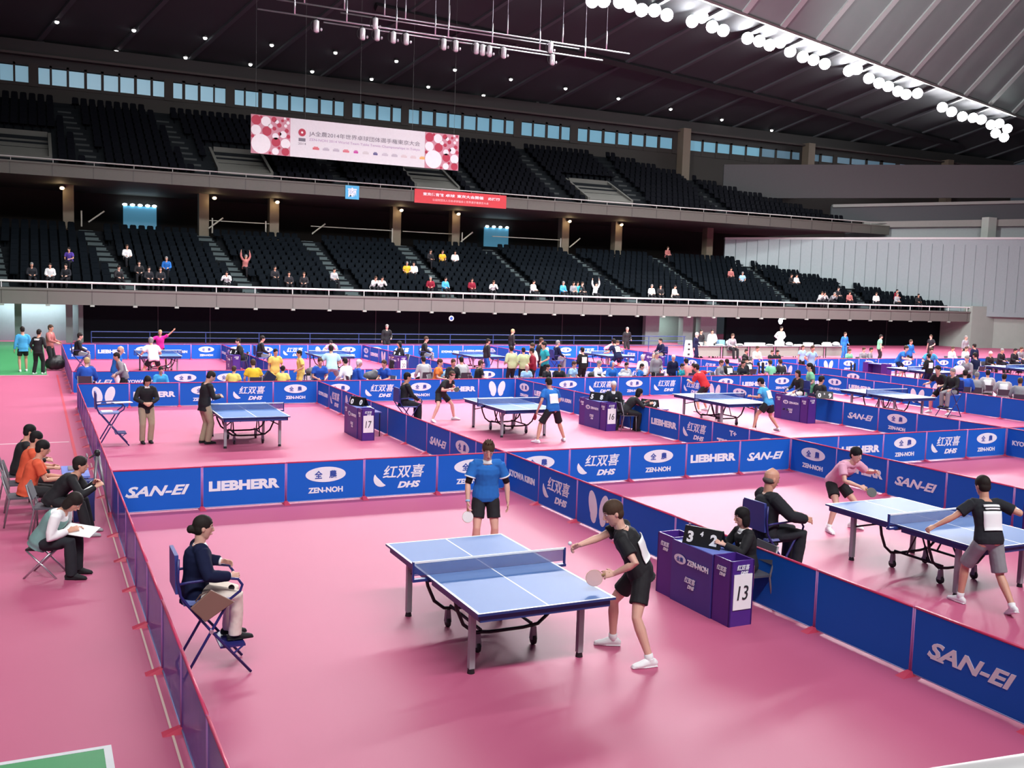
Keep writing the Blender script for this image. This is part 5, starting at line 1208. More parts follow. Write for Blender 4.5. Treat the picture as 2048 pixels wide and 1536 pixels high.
pp = thing('papers', 'open white papers on the knees of the reader in the sage vest', 'paper', tuple(W(t, (0, .48, .60)))); oo = obj('sheet', Geo().box((-.2, -.14, 0), (.2, .14, .008)).mesh('sheet', M_paper), pp); oo.rotation_euler = (R(14), R(6), R(-30))
t, J, inf = person('person in black tracksuit with white sleeve print leaning forward, right of the coral shirt', (-.88, -1.05, 0), -12,
    dict(s=.98, hip=(0, 0, .53), lean=36, pitch=-14, yaw=6, lh=(-.02, .58, .78), rh=(.12, .62, .74), lf=(-.16, .48, .08), rf=(.16, .50, .08), lcu=.9, rcu=.7, lep=(-.6, -.3, -.8), rep=(.6, -.3, -.8)),
    'black', 'long', -.08, 'black', 'trousers', 'greywhite', 'dark', 'short', SKIN, top_parts=('stripe',), vox=.0085)
chair(-.92, -1.05, -8, 'grey metal chair under the black tracksuit')
t, J, inf = person('person in coral shirt seated on a grey metal chair nearest of the two red shirts', (-1.22, -.2, 0), 0,
    dict(s=.98, hip=(0, 0, .54), lean=16, pitch=4, yaw=0, lh=(-.08, .48, .70), rh=(.10, .48, .70), lf=(-.13, .45, .08), rf=(.13, .44, .08), lcu=.8, rcu=.8),
    'coral', 'short', -.10, 'black', 'trousers', 'black', 'black', 'short', SKIN, vox=.0085)
chair(-1.28, -.2, 0, 'grey metal chair under the nearest coral shirt')
t, J, inf = person('person in coral shirt behind the nearest coral shirt, face mostly hidden', (-1.26, .85, 0), 5,
    dict(s=.95, hip=(0, 0, .54), lean=12, pitch=6, lh=(-.12, .42, .68), rh=(.12, .42, .68), lf=(-.13, .45, .08), rf=(.13, .44, .08)), 'coral', 'short', -.10, 'black', 'trousers', 'black', 'black', 'short', SKIN, vox=.012)
chair(-1.3, .85, 0, 'grey metal chair under the hidden coral shirt')
t, J, inf = person('person in black top farthest of the seated group at the left', (-1.36, 1.6, 0), 8,
    dict(s=.96, hip=(0, 0, .54), lean=12, pitch=6, lh=(-.12, .42, .68), rh=(.12, .42, .68), lf=(-.13, .45, .08), rf=(.13, .44, .08)), 'black', 'long', -.10, 'black', 'trousers', 'black', 'black', 'short', SKIN, vox=.012)
chair(-1.4, 1.6, 0, 'grey metal chair under the farthest black top at left')
# court 17
t, J, inf = person('woman in black blazer and beige trousers standing with bowed head in the court marked 17', (1.22, 7.25, 0), -80,
    dict(s=.93, fem=True, hip=(0, 0, .86), lean=3, pitch=30, lh=(-.06, .22, .96), rh=(.10, .22, .96), lf=(-.09, 0, .075), rf=(.10, .02, .075), lcu=.8, rcu=.8, lep=(-.9, -.4, -.3), rep=(.9, -.4, -.3)),
    'black', 'long', -.16, 'beige', 'trousers', 'black', 'dark', 'bob', SKIN, vox=.011, top_parts=('collar_white',))
t, J, inf = person('man in dark blazer and beige trousers standing left of the unused table', (2.46, 6.85, 0), 15,
    dict(s=1.0, hip=(0, 0, .92), lean=6, pitch=26, yaw=-8, lh=(-.04, .32, 1.12), rh=(.12, .34, 1.10), lf=(-.11, 0, .08), rf=(.11, .04, .08), lcu=.8, rcu=.8),
    'black', 'long', -.15, 'beige', 'trousers', 'black', 'dark', 'short', SKIN, vox=.011, top_parts=('collar_white',))
# court 16
t, J, inf = person('dark haired person in black on the umpire chair left of the crouching black shirted player', (7.38, 7.0, 0), 0,
    dict(s=.95, hip=(0, .02, z0+.09), lean=6, pitch=0, lh=(-.2, .38, .92), rh=(.2, .38, .92), lf=(-.1, .42, .375), rf=(.1, .42, .375)), 'black', 'long', -.12, 'darkgrey', 'trousers', 'black', 'black', 'short', SKIN, vox=.011)
t, J, inf = person('player in black shirt and shorts crouching behind the table of the desk marked 16', (9.42, 9.25, 0), -60,
    dict(s=.98, hip=(0, -.12, .80), lean=34, pitch=-4, lh=(.02, .36, 1.02), rh=(.26, .42, .96), lf=(-.42, .06, .08), rf=(.44, -.04, .08), lt=-25, rt=25, lcu=1.1, rcu=1.1, lkp=(-.4, 1, 0), rkp=(.4, 1, 0)),
    'black', 'short', -.06, 'black', 'shorts', 'white', 'brown', 'short', SKIN_L, vox=.011, top_parts=('headband',))
racket('small dark racket of the crouching player in black at the table of the desk marked 16', t, inf, 'r', mat('rubber_black', (0.02, 0.02, 0.02), .4))
t, J, inf = person('player in blue shirt with white number bib seen from behind at the table of the desk marked 16', (10.62, 4.95, 0), 96,
    dict(s=1.0, hip=(0, -.05, .86), lean=16, pitch=4, lh=(-.34, .12, .82), rh=(.26, .32, .92), lf=(-.40, 0, .08), rf=(.42, .02, .08), lt=-20, rt=20, lcu=1.0, rcu=1.0, lkp=(-.4, 1, 0), rkp=(.4, 1, 0)),
    'blue', 'short', -.08, 'black', 'bermuda', 'white', 'dark', 'short', SKIN, vox=.011, top_parts=('bib',))
racket('dark red racket held low by the player in blue with the bib', t, inf, 'l', mat('rubber_red', (0.3, 0.02, 0.03), .4))
chair(13.65, 6.95, 170, 'chair under the grey haired suited person behind the desk marked 16')
t, J, inf = person('grey haired person in dark suit seated behind the desk marked 16', (13.65, 6.95, 0), -120,
    dict(s=.98, hip=(0, 0, .54), lean=6, lh=(-.14, .34, .66), rh=(.14, .34, .66), lf=(-.12, .40, .08), rf=(.12, .40, .08)), 'darkgrey', 'long', -.1, 'darkgrey', 'trousers', 'black', 'white', 'short', SKIN, vox=.012, top_parts=('collar_white', 'shirt_v'))
chair(13.7, 6.25, -10, 'chair under the dark haired scorer leaning right beside the desk marked 16')
t, J, inf = person('dark haired scorer in black leaning right over the fence beside the desk marked 16', (13.62, 6.25, 0), -15,
    dict(s=.95, fem=True, hip=(0, 0, .56), lean=34, lh=(-.12, .62, .80), rh=(.2, .64, .78), lf=(-.1, .34, .08), rf=(.1, .34, .08)), 'black', 'long', -.1, 'black', 'trousers', 'black', 'black', 'bob', SKIN, vox=.012)
# court 15
t, J, inf = person('player in red shirt stretching one arm to the right behind the third table', (18.7, 9.5, 0), 120,
    dict(s=1.0, hip=(0, -.05, .84), lean=26, tw=-20, side=-6, lh=(-.10, .5, .98), rh=(.85, .1, 1.28), lf=(-.32, 0, .08), rf=(.34, .02, .08)), 'red', 'short', -.06, 'black', 'shorts', 'white', 'dark', 'short', SKIN, vox=.011)
racket('racket of the player in the red shirt', t, inf, 'r', mat('rubber_red', (0.3, 0.02, 0.03), .4))
t, J, inf = person('player in pale blue top and dark skirt seen from behind at the third table', (17.74, 5.25, 0), 112,
    dict(s=.96, fem=True, hip=(0, -.06, .80), lean=22, pitch=4, lh=(-.30, .34, .98), rh=(.24, .34, .92), lf=(-.30, .22, .08), rf=(.34, -.22, .08), lt=-15, rt=20), 'sky', 'short', -.08, 'black', 'skirt', 'white', 'black', 'short', SKIN, vox=.011, top_parts=('bib',))
t, J, inf = person('small umpire in black jacket and white trousers seated right of the dark skirt', (20.68, 7.15, 0), 180,
    dict(s=.90, fem=True, hip=(0, .03, z0+.085), lean=8, pitch=4, lh=(-.2, .36, .92), rh=(.2, .36, .92), lf=(-.09, .42, .375), rf=(.09, .42, .375)), 'black', 'long', -.1, 'cream', 'trousers', 'black', 'dark', 'bob', SKIN, vox=.011, top_parts=('cuffs',))
# upper left walkers
t, J, inf = person('person in bright blue jacket and black shorts walking away on the green floor', (-1.5, 26.1, 0), 100,
    dict(s=1.03, hip=(0, 0, .94), lean=2, lh=(-.30, .02, .86), rh=(.30, .05, .86), lf=(-.13, -.08, .08), rf=(.13, .12, .08)), 'sky', 'long', -.14, 'black', 'shorts', 'white', 'dark', 'short', SKIN, vox=.014)
t, J, inf = person('person in black tracksuit with white shoulder patch standing on the green floor edge', (-.98, 25.0, 0), 60,
    dict(s=1.0, hip=(0, 0, .92), lean=6, lh=(-.22, .1, .9), rh=(.2, .2, 1.0), lf=(-.13, -.06, .08), rf=(.13, .1, .08)), 'black', 'long', -.14, 'black', 'trousers', 'white', 'dark', 'short', SKIN, vox=.014, top_parts=('back_print',))
t, J, inf = person('taller brown clad person half hidden behind the black tracksuit on the green floor', (-.55, 27.2, 0), -30,
    dict(s=1.05, hip=(0, 0, .96), lean=2, lh=(-.22, .3, 1.1), rh=(.2, .4, 1.1), lf=(-.13, 0, .08), rf=(.13, 0, .08)), 'redgrey', 'long', -.1, 'black', 'trousers', 'white', 'brown', 'short', SKIN, vox=.014)
t = thing('sports_bag', 'black sports bag on the floor at the left fence beside the green floor', 'bag', (-.35, 26.6, 0)); mm = fuse(Geo().ell((0, 0, .28), (.42, .22, .26)).ell((.1, .1, .5), (.2, .15, .12)), .04, 'body', 2, .02); mm.materials.append(M_black); obj('body', mm, t)

# ---- crowd figures: one body per pose, coloured copies
def crowd_pose(k):
    if k == 'stand': return stand_pose(lh=(-.2, .2, 1.0), rh=(.26, .05, .85))
    if k == 'standside': return stand_pose(lean=12, lh=(-.2, .3, .95), rh=(.2, .3, .95))
    if k == 'hips': return stand_pose(lh=(-.17, .03, 1.02), rh=(.17, .03, 1.02), lep=(-1, -.3, 0), rep=(1, -.3, 0))
    if k == 'armsup': return stand_pose(lean=4, lh=(-.62, .2, 1.75), rh=(.45, .35, 1.35), lf=(-.3, 0, .08), rf=(.3, 0, .08), lep=(-.6, -.3, -.5))
    if k == 'ready': return stand_pose(hip=(0, -.1, .80), lean=26, lh=(-.30, .38, .92), rh=(.28, .40, .92), lf=(-.36, .02, .08), rf=(.36, .02, .08), pitch=-6)
    if k == 'bend': return stand_pose(hip=(0, -.2, .82), lean=58, lh=(-.2, .62, .84), rh=(.2, .62, .84), lf=(-.3, 0, .08), rf=(.3, 0, .08), pitch=-10)
    if k == 'bendwalk': return stand_pose(lean=16, lh=(-.4, .3, 1.0), rh=(.2, .2, .95), lf=(-.14, .2, .08), rf=(.14, -.2, .08))
    if k == 'high': return dict(s=.97, hip=(0, .02, z0+.09), lean=7, lh=(-.18, .36, .93), rh=(.18, .36, .93), lf=(-.11, .42, .375), rf=(.11, .42, .375))
    if k == 'sitback': return sit_pose(lean=14, lh=(-.22, .36, .62), rh=(.22, .36, .62))
    if k == 'lean': return sit_pose(lean=30, lh=(-.12, .5, .9), rh=(.14, .5, .9))
    if k == 'arms': return sit_pose(lh=(-.3, .05, 1.5), rh=(.3, .05, 1.5), lep=(-1, 0, .2), rep=(1, 0, .2))
    return sit_pose()
CACHE = {}
def crowd_mesh(k, sleeve, bk, style):
    p = crowd_pose(k)
    def get(key, fn):
        if key not in CACHE: CACHE[key] = fn()
        return CACHE[key]
    J = get(('J', k), lambda: skel(p))
    def fz(g, v, n, w=0.0):
        me = fuse(g, v, n, 2, w); me.materials.append(BASE_MAT); return me
    return (get(('b', k), lambda: fz(body_geo(J, k not in ('sit', 'sitback', 'lean', 'arms'), 10)[0], .017, 'body')), get(('t', k, sleeve), lambda: fz(top_geo(J, sleeve, -.10, .02, n=10), .024, 'top', .008)),
            get(('p', k, bk), lambda: fz(bottom_geo(J, bk, 10), .024, 'bottom')), get(('h', k, style), lambda: fz(hair_geo(J, style), .02, 'hair')),
            get(('s', k, 'l'), lambda: fz(shoe_geo(J, 'l'), .016, 'shoe')), get(('s', k, 'r'), lambda: fz(shoe_geo(J, 'r'), .016, 'shoe')), get(('bib', k), lambda: bib_geo(J).mesh('number_bib', M_paper, True)), J)
def colour(o, m_):
    o.material_slots[0].link = 'OBJECT'; o.material_slots[0].material = m_
SHORTS = ('ready', 'armsup', 'bend')
def crowd(x, y, z, s, pose, face, top, bottom, hair, label, group=None, small=False):
    bk = 'shorts' if pose in SHORTS or bottom in ('yellow',) else 'trousers'
    sleeve = 'short' if top in ('magenta', 'pink', 'orange', 'gold', 'cyan', 'red', 'lightblue', 'purple', 'green', 'yellow', 'teal', 'coral') or pose in ('ready', 'bend') or 't-shirt' in label or 'shirt' in label and 'polo' in label else 'long'
    style = 'bald' if hair == 'bald' else 'long' if hair == 'long' else 'hood' if hair == 'hood' else 'short'
    b, tp, bt, hh, s1, s2, bib, J = crowd_mesh(pose, sleeve, bk, style)
    if pose == 'high': s = min(s, 1.05)
    t = thing('person', label, 'person', (x, y, z), R(face-90), group); t.scale = (s, s, s) if pose != 'high' else (1, 1, 1)
    o = obj('body', b, t); colour(o, SKIN if len(label) % 3 else SKIN_L)
    o = obj('shirt' if sleeve == 'short' else 'jacket', tp, t); colour(o, cm(top))
    o = obj('shorts' if bk == 'shorts' else 'trousers', bt, t); colour(o, cm(bottom if bottom in CLO else 'dark'))
    o = obj('hair', hh, t); colour(o, hairm(hair))
    if not small:
        for q in (s1, s2): o = obj('shoe', q, t); colour(o, cm('white' if bk == 'shorts' else 'black'))
    if top in ('blackbib', 'greybib') or 'number bib' in label or 'white patch' in label or 'white print' in label: obj('number_bib', bib, t)
    return t
CROWD=[
(0.35, 24.45, 1.12, 'high', 0, 'black', 'grey', 'dark', 'person in black with a white clipboard on the umpire chair at the far left corner court'),
(3.76, 27.9, .93, 'armsup', -90, 'magenta', 'black', 'blond', 'player in magenta top with one arm raised behind the far left table'),
(2.83, 21.65, 1.07, 'ready', 100, 'white', 'black', 'grey', 'player in white top seen from behind at the far left table'),
(1.17, 16.37, 0.97, 'standside', 0, 'blue', 'white', 'bald', 'bald person in blue jacket leaning over the aisle at left'),
(1.32, 14.75, 0.93, 'bendwalk', 180, 'greybib', 'black', 'dark', 'person in grey and crimson shirt with a white number bib at left of aisle'),
(0.31, 15.77, 1.0, 'sitback', 80, 'royal', 'dark', 'blond', 'blond person in royal blue shirt seated at left end of aisle'),
(2.33, 14.75, 0.85, 'sit', -80, 'sky', 'dark', 'dark', 'person in sky blue shirt with hands at face in the aisle'),
(6.76, 25.58, 1.03, 'sit', 180, 'black', 'black', 'dark', 'scorer in black beside the far left scoring desk'),
(7.05, 23.39, 1.12, 'high', 0, 'black', 'grey', 'dark', 'umpire in black on the high chair of the second far court'),
(11.06, 26.9, 1.0, 'bend', -120, 'pink', 'black', 'dark', 'player in pale pink top bent over the second far table'),
(8.33, 17.2, 1.08, 'ready', 80, 'cyan', 'grey', 'dark', 'player in white and cyan top behind the second far table'),
(15.7, 33.2, 1.01, 'stand', -90, 'black', 'black', 'grey', 'coach in black standing behind the far barrier near the second far court'),
(13.41, 24.19, 1.03, 'sit', 180, 'black', 'black', 'long', 'scorer with long black hair at the desk marked 20'),
(6.22, 16.63, 0.91, 'stand', -80, 'yellow', 'yellow', 'dark', 'person in yellow jacket with dark scarf standing in the aisle'),
(5.18, 14.85, 1.0, 'sitback', 90, 'gold', 'dark', 'brown', 'person in golden yellow shirt seen from behind seated in the aisle'),
(4.48, 14.75, 0.85, 'sitback', 60, 'yellow', 'dark', 'brown', 'person in pale yellow jacket bending at the left of the yellow group'),
(6.02, 14.75, 0.85, 'sitback', 60, 'yellow', 'dark', 'dark', 'person in yellow shirt stooping beside a dark bag'),
(6.91, 15.81, 0.91, 'stand', 180, 'yellow', 'yellow', 'dark', 'person in bright yellow shirt and shorts standing in the aisle'),
(7.42, 15.42, 1.0, 'sit', -90, 'royal', 'dark', 'brown', 'person in royal blue polo shirt facing the camera beside the yellow group'),
(8.43, 15.36, 1.0, 'sitback', 120, 'white', 'dark', 'dark', 'person in white and blue jacket seated left of the grey haired one'),
(8.46, 14.75, 0.99, 'sit', 0, 'royal', 'dark', 'white', 'grey haired person in blue shirt seated in the aisle'),
(9.54, 14.75, 0.98, 'sit', -150, 'royal', 'dark', 'brown', 'person in blue polo shirt seated near the barrier corner'),
(14.22, 23.76, 1.12, 'high', -20, 'black', 'grey', 'brown', 'umpire in black blazer on the high chair of the third far court'),
(16.65, 22.39, 0.94, 'stand', 0, 'black', 'blue', 'dark', 'player in black and white top standing in front of the third far table'),
(21.36, 29.69, 1.0, 'stand', 0, 'black', 'black', 'blond', 'blond person in black shirt with bent arms behind the third far table'),
(15.38, 17.2, 0.95, 'stand', 100, 'lime', 'black', 'dark', 'person in pale green top seen from behind with black shoulder bag'),
(15.89, 17.2, 0.92, 'stand', 80, 'lime', 'black', 'dark', 'person in pale green top seen from behind right of the shoulder bag'),
(16.32, 17.2, 1.02, 'stand', 180, 'white', 'black', 'brown', 'person in white hat and light top standing in the aisle crowd'),
(15.9, 16.4, 0.94, 'stand', 150, 'maroon', 'black', 'dark', 'person in black jacket with maroon scarf carrying a white bag'),
(18.82, 21.55, 1.0, 'stand', 0, 'black', 'black', 'brown', 'person in black with flushed face standing behind the teal shirt'),
(16.82, 17.2, 1.05, 'stand', 180, 'teal', 'dark', 'dark', 'person in teal shirt and cap handing over a towel'),
(19.48, 21.35, 1.12, 'high', 0, 'navy', 'grey', 'grey', 'umpire in navy with raised arm on the high chair of the fourth far court'),
(11.39, 15.98, 1.0, 'sitback', 90, 'greywhite', 'dark', 'dark', 'person in grey top with white shoulders seated left of the orange shirt'),
(11.36, 14.82, 1.0, 'sit', -40, 'orange', 'dark', 'brown', 'person in orange shirt seated in the aisle'),
(11.92, 14.79, 1.0, 'sit', -90, 'black', 'dark', 'brown', 'person in black shirt with headband facing the camera'),
(12.74, 15.71, 1.0, 'sitback', 90, 'greywhite', 'dark', 'dark', 'person in grey top with white shoulders seated right of the headband'),
(12.87, 14.75, 0.96, 'sit', 0, 'black', 'dark', 'brown', 'person in black t-shirt seated with arms stretched right'),
(14.76, 14.75, 0.85, 'sit', -90, 'lightblue', 'dark', 'bald', 'bald person in light blue shirt bending forward in the aisle'),
(15.56, 14.75, 0.85, 'sit', -60, 'black', 'dark', 'dark', 'person in black jacket with white lining seated right of the pale green tops'),
(16.14, 14.75, 0.85, 'sit', -120, 'black', 'dark', 'dark', 'person in black and white tracksuit next to the standing bib wearer'),
(16.63, 14.75, 0.93, 'sit', -60, 'lightblue', 'dark', 'brown', 'person in light blue and white shirt left of the black number bib'),
(18.35, 16.9, 0.94, 'stand', 100, 'blackbib', 'dark', 'dark', 'person in sleeveless black top with a white number bib on the back'),
(17.69, 14.75, 0.95, 'sit', -60, 'white', 'dark', 'grey', 'person in white hooded top seated behind a black bag'),
(18.32, 14.75, 0.92, 'sit', -90, 'blue', 'dark', 'hood', 'person in blue hooded sweater seated in the aisle'),
(18.94, 14.75, 0.89, 'sit', -90, 'greywhite', 'dark', 'dark', 'person in white and dark grey jacket with folded arms'),
(19.59, 14.75, 0.85, 'sit', -60, 'blue', 'dark', 'dark', 'person in blue jacket leaning left in the aisle'),
(19.75, 14.75, 0.86, 'stand', 90, 'white', 'dark', 'white', 'person in white cap and white top standing in the aisle'),
(20.32, 14.75, 0.93, 'stand', -90, 'grey', 'dark', 'grey', 'grey haired person standing behind the aisle chairs'),
(20.36, 14.75, 1.0, 'sitback', 90, 'redwhite', 'dark', 'dark', 'person in red and white top seen from behind'),
(21.09, 14.75, 0.86, 'stand', -90, 'navy', 'navy', 'white', 'person in navy and white jacket with white cap standing in the aisle'),
(21.44, 14.75, 0.85, 'sit', -60, 'teal', 'dark', 'dark', 'person in teal jacket seated in the aisle'),
(21.87, 14.75, 0.99, 'sitback', 90, 'redwhite', 'dark', 'dark', 'person in coral red top turned away in the aisle'),
(22.21, 14.75, 0.85, 'sitback', 90, 'black', 'dark', 'dark', 'person in dark top right above the red player'),
(23.29, 14.75, 0.95, 'sit', -60, 'grey', 'dark', 'brown', 'person in grey shirt seated with crossed arms in the aisle'),
(23.85, 14.75, 0.97, 'sitback', 90, 'black', 'dark', 'dark', 'person in black top with white print seen from behind'),
(24.42, 14.75, 0.92, 'sit', -90, 'darkgrey', 'dark', 'dark', 'person in dark grey jacket with red lanyard in the aisle'),
(25.86, 27.1, 1.05, 'bend', -60, 'pink', 'black', 'brown', 'player in pink shirt bending at the fourth far table'),
(22.98, 21.88, 1.1, 'ready', 100, 'navy', 'navy', 'dark', 'player in navy with a white number bib at the fourth far table'),
(30.65, 33.2, 1.02, 'stand', -90, 'black', 'black', 'grey', 'person in dark suit standing behind the far barrier near the corner'),
(26.75, 23.72, 0.97, 'high', 180, 'navy', 'beige', 'dark', 'umpire in navy jacket seated sideways behind the dipping barrier'),
(32.06, 28.28, 1.0, 'stand', -60, 'navy', 'navy', 'white', 'white haired person in navy suit standing by the official desks'),
(35.2, 32.09, 1.0, 'stand', -90, 'black', 'dark', 'dark', 'dark haired person in black behind the white haired one'),
(36.21, 32.27, 1.0, 'stand', -120, 'white', 'dark', 'dark', 'person in white shirt behind the desk with a blue box'),
(37.14, 31.6, 1.12, 'sit', -90, 'grey', 'dark', 'brown', 'person in grey shirt seated at the official desks'),
(42.17, 33.0, 1.12, 'hips', -90, 'white', 'black', 'dark', 'person in white shirt and dark tie with hands on hips'),
(45.34, 30.65, 1.0, 'stand', -90, 'blue', 'blue', 'brown', 'person in blue shirt standing at the right end of the official desks'),
(30.73, 22.4, 0.89, 'sit', -60, 'black', 'dark', 'dark', 'person in black seated in front of the official desks'),
(31.46, 22.4, 1.0, 'sit', -90, 'cream', 'dark', 'brown', 'person in cream shirt seated in front of the official desks'),
(32.42, 22.4, 0.85, 'sit', -90, 'black', 'dark', 'brown', 'small dark figure in front of the official desks left of centre'),
(32.77, 22.4, 0.85, 'sit', -90, 'black', 'dark', 'dark', 'small dark figure with dark cap in front of the official desks'),
(33.13, 20.95, 0.86, 'stand', -90, 'lightblue', 'dark', 'brown', 'player in pale blue shirt in front of the official desks'),
(30.12, 17.01, 1.0, 'hips', -90, 'lightblue', 'dark', 'brown', 'player in white and light blue shirt with hands on hips'),
(37.6, 22.4, 0.9, 'sit', -90, 'green', 'dark', 'brown', 'person in green and white top seated right of the official desks'),
(38.59, 22.4, 0.96, 'sit', -90, 'grey', 'dark', 'brown', 'person in grey and maroon seated right of the official desks'),
(39.07, 22.4, 0.96, 'sit', -60, 'grey', 'dark', 'dark', 'person in grey seated second right of the official desks'),
(24.56, 14.87, 1.0, 'sit', -90, 'black', 'dark', 'dark', 'person in black with white patch seated in the aisle behind the red player'),
(25.86, 16.03, 1.0, 'sitback', 90, 'black', 'dark', 'dark', 'person in black top with large white print in the aisle'),
(26.04, 14.75, 0.94, 'sitback', 90, 'green', 'dark', 'brown', 'person in green shirt seen from behind in the aisle'),
(26.57, 14.75, 0.96, 'sitback', 90, 'black', 'dark', 'brown', 'person in black shirt with green print right of the green shirt'),
(21.66, 7.77, 1.0, 'stand', 150, 'green', 'green', 'black', 'dark haired person in light green shirt standing beside the umpire'),
(21.55, 7.31, 1.0, 'sit', 0, 'black', 'black', 'dark', 'scorer in black behind the flip score stand of the court at right'),
(45.34, 27.72, 1.0, 'stand', -30, 'green', 'black', 'dark', 'person in green top walking along the dark far wall'),
(36.91, 18.23, 1.1, 'ready', -60, 'blue', 'navy', 'brown', 'player in blue shirt at the table in the right background'),
(41.79, 22.16, 1.01, 'stand', -90, 'blue', 'black', 'brown', 'coach in blue shirt standing behind the barrier at right'),
(50.45, 28.33, 1.0, 'stand', 180, 'darkgrey', 'black', 'brown', 'person in dark t-shirt gesturing by the far wall'),
(37.01, 16.62, 1.1, 'ready', -120, 'sky', 'dark', 'brown', 'player in sky blue bending behind the number bib'),
(33.27, 13.29, 0.94, 'stand', 90, 'blackbib', 'navy', 'dark', 'player in black with a large white number bib on the back'),
(52.77, 27.73, 1.0, 'stand', -90, 'grey', 'dark', 'grey', 'person in grey top at the right end of the dark far wall'),
(45.36, 22.49, 1.0, 'sit', -90, 'white', 'dark', 'brown', 'person in white shirt seated by the far right barrier'),
(46.47, 22.51, 1.0, 'sit', -90, 'white', 'navy', 'brown', 'person in white and blue shirt seated by the far right barrier'),
(42.99, 18.97, 1.0, 'stand', 90, 'navy', 'dark', 'dark', 'person in navy with grey back standing near the concrete wall'),
(43.59, 18.63, 1.0, 'sit', -90, 'black', 'dark', 'white', 'person in black with white cap far right row leftmost'),
(47.44, 20.95, 1.0, 'sit', -90, 'black', 'dark', 'grey', 'person in black seated second in the far right row'),
(48.53, 20.96, 1.0, 'sit', -90, 'darkgrey', 'dark', 'dark', 'person in dark grey seated third in the far right row'),
(50.77, 22.27, 1.0, 'sit', -90, 'grey', 'dark', 'brown', 'person in grey seated last in the far right row'),
(36.05, 13.6, 1.12, 'sit', 180, 'grey', 'dark', 'grey', 'grey haired person behind a white board in the right background'),
(38.71, 15.33, 1.12, 'sit', 90, 'navy', 'dark', 'dark', 'person in navy shirt seen from behind in the right background'),
(28.9, 7.85, 1.07, 'sitback', 40, 'royal', 'dark', 'dark', 'person in royal blue hood seated behind the right umpire'),
(29.7, 8.0, 1.0, 'sitback', 40, 'grey', 'dark', 'grey', 'person in grey seated first in the right aisle row'),
(31.06, 8.63, 1.0, 'sitback', 40, 'greywhite', 'dark', 'dark', 'person in grey with white patch seated second in the right aisle row'),
(30.12, 7.2, 1.0, 'sitback', 40, 'greywhite', 'dark', 'dark', 'person in grey with white patch seated third in the right aisle row'),
(29.11, 5.79, 1.0, 'sitback', 40, 'grey', 'dark', 'brown', 'person in grey and pink seated last in the right aisle row'),
(26.87, 7.1, 1.1, 'ready', 180, 'black', 'dark', 'dark', 'player in black shirt standing at the right end of the table'),
(26.77, 6.49, 1.05, 'high', 180, 'black', 'grey', 'grey', 'umpire in black and grey trousers on the high chair at right'),
]
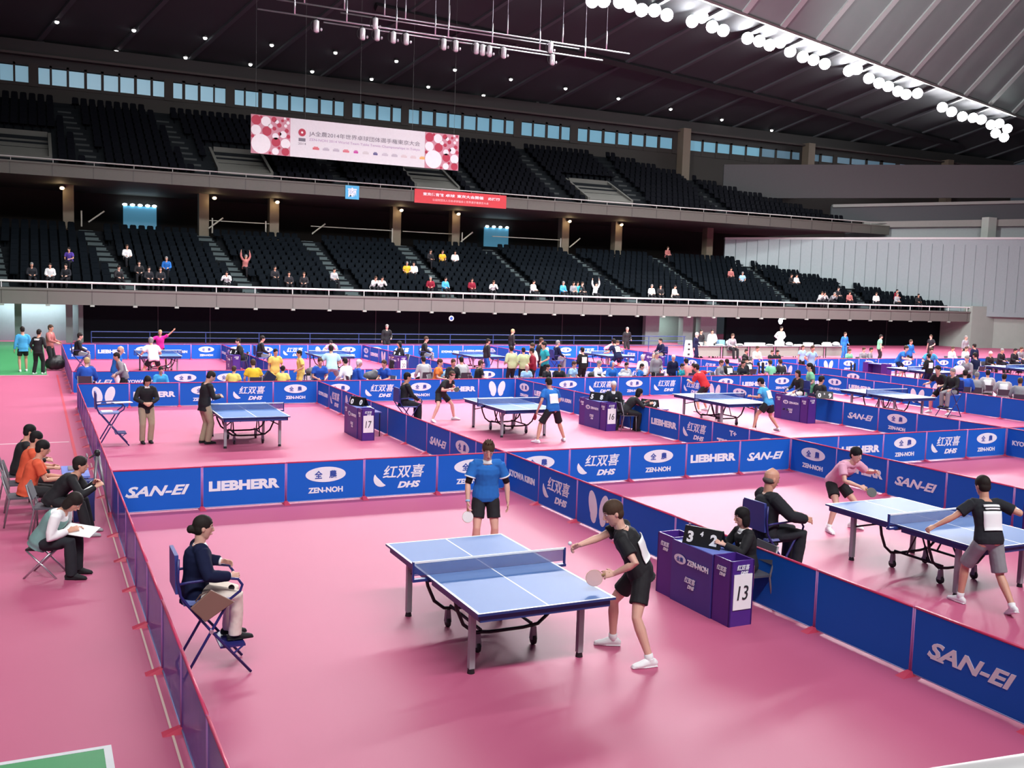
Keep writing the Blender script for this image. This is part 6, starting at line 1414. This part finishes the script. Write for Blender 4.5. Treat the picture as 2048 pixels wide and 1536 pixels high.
FANS=[
(0.8, 3, 'purple', 'person in purple shirt seated alone in the upper left stand block'),
(3.9, 4, 'white', 'person in white shirt seated beside the left stair aisle'),
(4.38, 1, 'black', 'person in black v-neck seated below the white shirt'),
(5.99, 2, 'blue', 'person in blue shirt with hands joined in the left stand'),
(3.19, 0, 'black', 'dark clad person behind the rail by the left stairs'),
(4.81, 0, 'darkgrey', 'person peering over the rail left of the pair'),
(5.46, 0, 'darkgrey', 'person peering over the rail right of the pair'),
(9.2, 0, 'white', 'person in white shirt leaning on the rail below the second stairs'),
(10.67, 3, 'redgrey', 'person with raised arms in grey top in the second block'),
(12.13, 1, 'blackwhite', 'person in black jacket with white panel highest of the trio'),
(12.83, 0, 'blackwhite', 'person in black jacket with white panel middle of the trio'),
(13.77, 0, 'blackwhite', 'person in black jacket with white panel rightmost of the trio'),
(15.8, 1, 'greywhite', 'person in light grey top holding phone by the third stairs'),
(-1.19, 0, 'darkgrey', 'person behind the rail at far left'),
(-0.26, 0, 'white', 'person in white collar behind the rail at left'),
(0.55, 0, 'darkgrey', 'person behind the rail under the purple shirt'),
(18.1, 0, 'white', 'person in white blouse bending over the rail'),
(18.61, 0, 'white', 'person in white blouse upright beside the bending one'),
(21.21, 3, 'gold', 'person in yellow shirt in the third block'),
(21.71, 3, 'white', 'person in white shirt right of the yellow shirt'),
(23.73, 6, 'black', 'person in black high in the fourth block'),
(24.65, 6, 'gold', 'person in yellow shirt high in the fourth block'),
(25.62, 6, 'white', 'person in white shirt high in the fourth block'),
(22.01, 0, 'maroon', 'person in maroon behind the rail'),
(22.98, 0, 'sky', 'person in sky blue behind the rail'),
(24.87, 0, 'maroon', 'person in dark red behind the rail'),
(26.42, 0, 'white', 'person in white shirt bowed behind the rail'),
(29.38, 0, 'white', 'person in pale top behind the rail below the fifth block'),
(31.69, 0, 'sky', 'person in light blue top behind the rail'),
(32.53, 0, 'grey', 'person in grey behind the rail left of the green top'),
(32.88, 0, 'teal', 'person in green top behind the rail'),
(33.17, 0, 'black', 'person with pale cap behind the rail'),
(34.31, 0, 'white', 'person in white with arms spread behind the rail'),
(38.97, 0, 'white', 'person in white shirt behind the rail first of three'),
(39.76, 0, 'black', 'person in black behind the rail second of three'),
(40.93, 0, 'cream', 'person in cream shirt behind the rail third of three'),
(45.68, 10, 'redgrey', 'person in red top at the back of the stand'),
(49.1, 5, 'redgrey', 'person in coral shirt in the right stand block'),
(49.66, 4, 'lightblue', 'person in pale blue shirt in the right stand block'),
(54.57, 4, 'black', 'person with dark top in the seated pair near the right wall'),
(55.14, 4, 'white', 'person in white top in the seated pair near the right wall'),
(54.83, 0, 'white', 'person in white leaning on the rail at right'),
(55.2, 0, 'greywhite', 'person in light grey leaning on the rail at right'),
(55.97, 0, 'grey', 'person in grey leaning on the rail at right'),
(57.42, 1, 'darkgrey', 'person seated above the three rail leaners'),
(57.91, 0, 'redgrey', 'person in red grey behind the rail at right'),
(60.83, 0, 'white', 'person in white behind the rail near the end stairs'),
(63.86, 1, 'maroon', 'standing person in maroon cap near the end of the stand'),
(63.1, 0, 'greywhite', 'person in pale top behind the rail near its end'),
(65.55, 0, 'black', 'person in black and white last behind the rail'),
]
for q in CROWD:
    x, y, s, pose, face, top, bottom, hair, label = q
    crowd(x, y, 0, s, pose, face, top, bottom, hair, label)
    if pose in ('sit', 'sitback'): chair(x, y, face, 'chair under the '+label, s=s, parts=(Vector((x, y, 0))-CAM_POS).length < 60)
    if pose == 'high':
        a = R(face); umpire_chair(x-.27*math.cos(a), y-.27*math.sin(a), a, 'blue folding umpire chair under the '+label)
for i, (x, k, top, label) in enumerate(FANS):
    pose = 'lean' if 'leaning' in label or 'bowed' in label or 'bending' in label else 'arms' if 'arms' in label else 'sit'
    hair = ('dark', 'brown', 'black', 'grey', 'dark')[i % 5]
    crowd(x, STEP0+PITCH_R*k+.02, 3.1+RISE*k-.02, 1.0, pose, -90+(i*37 % 50)-25, top, 'dark', hair, label, small=True)
bpy.data.scenes.remove(TMP)
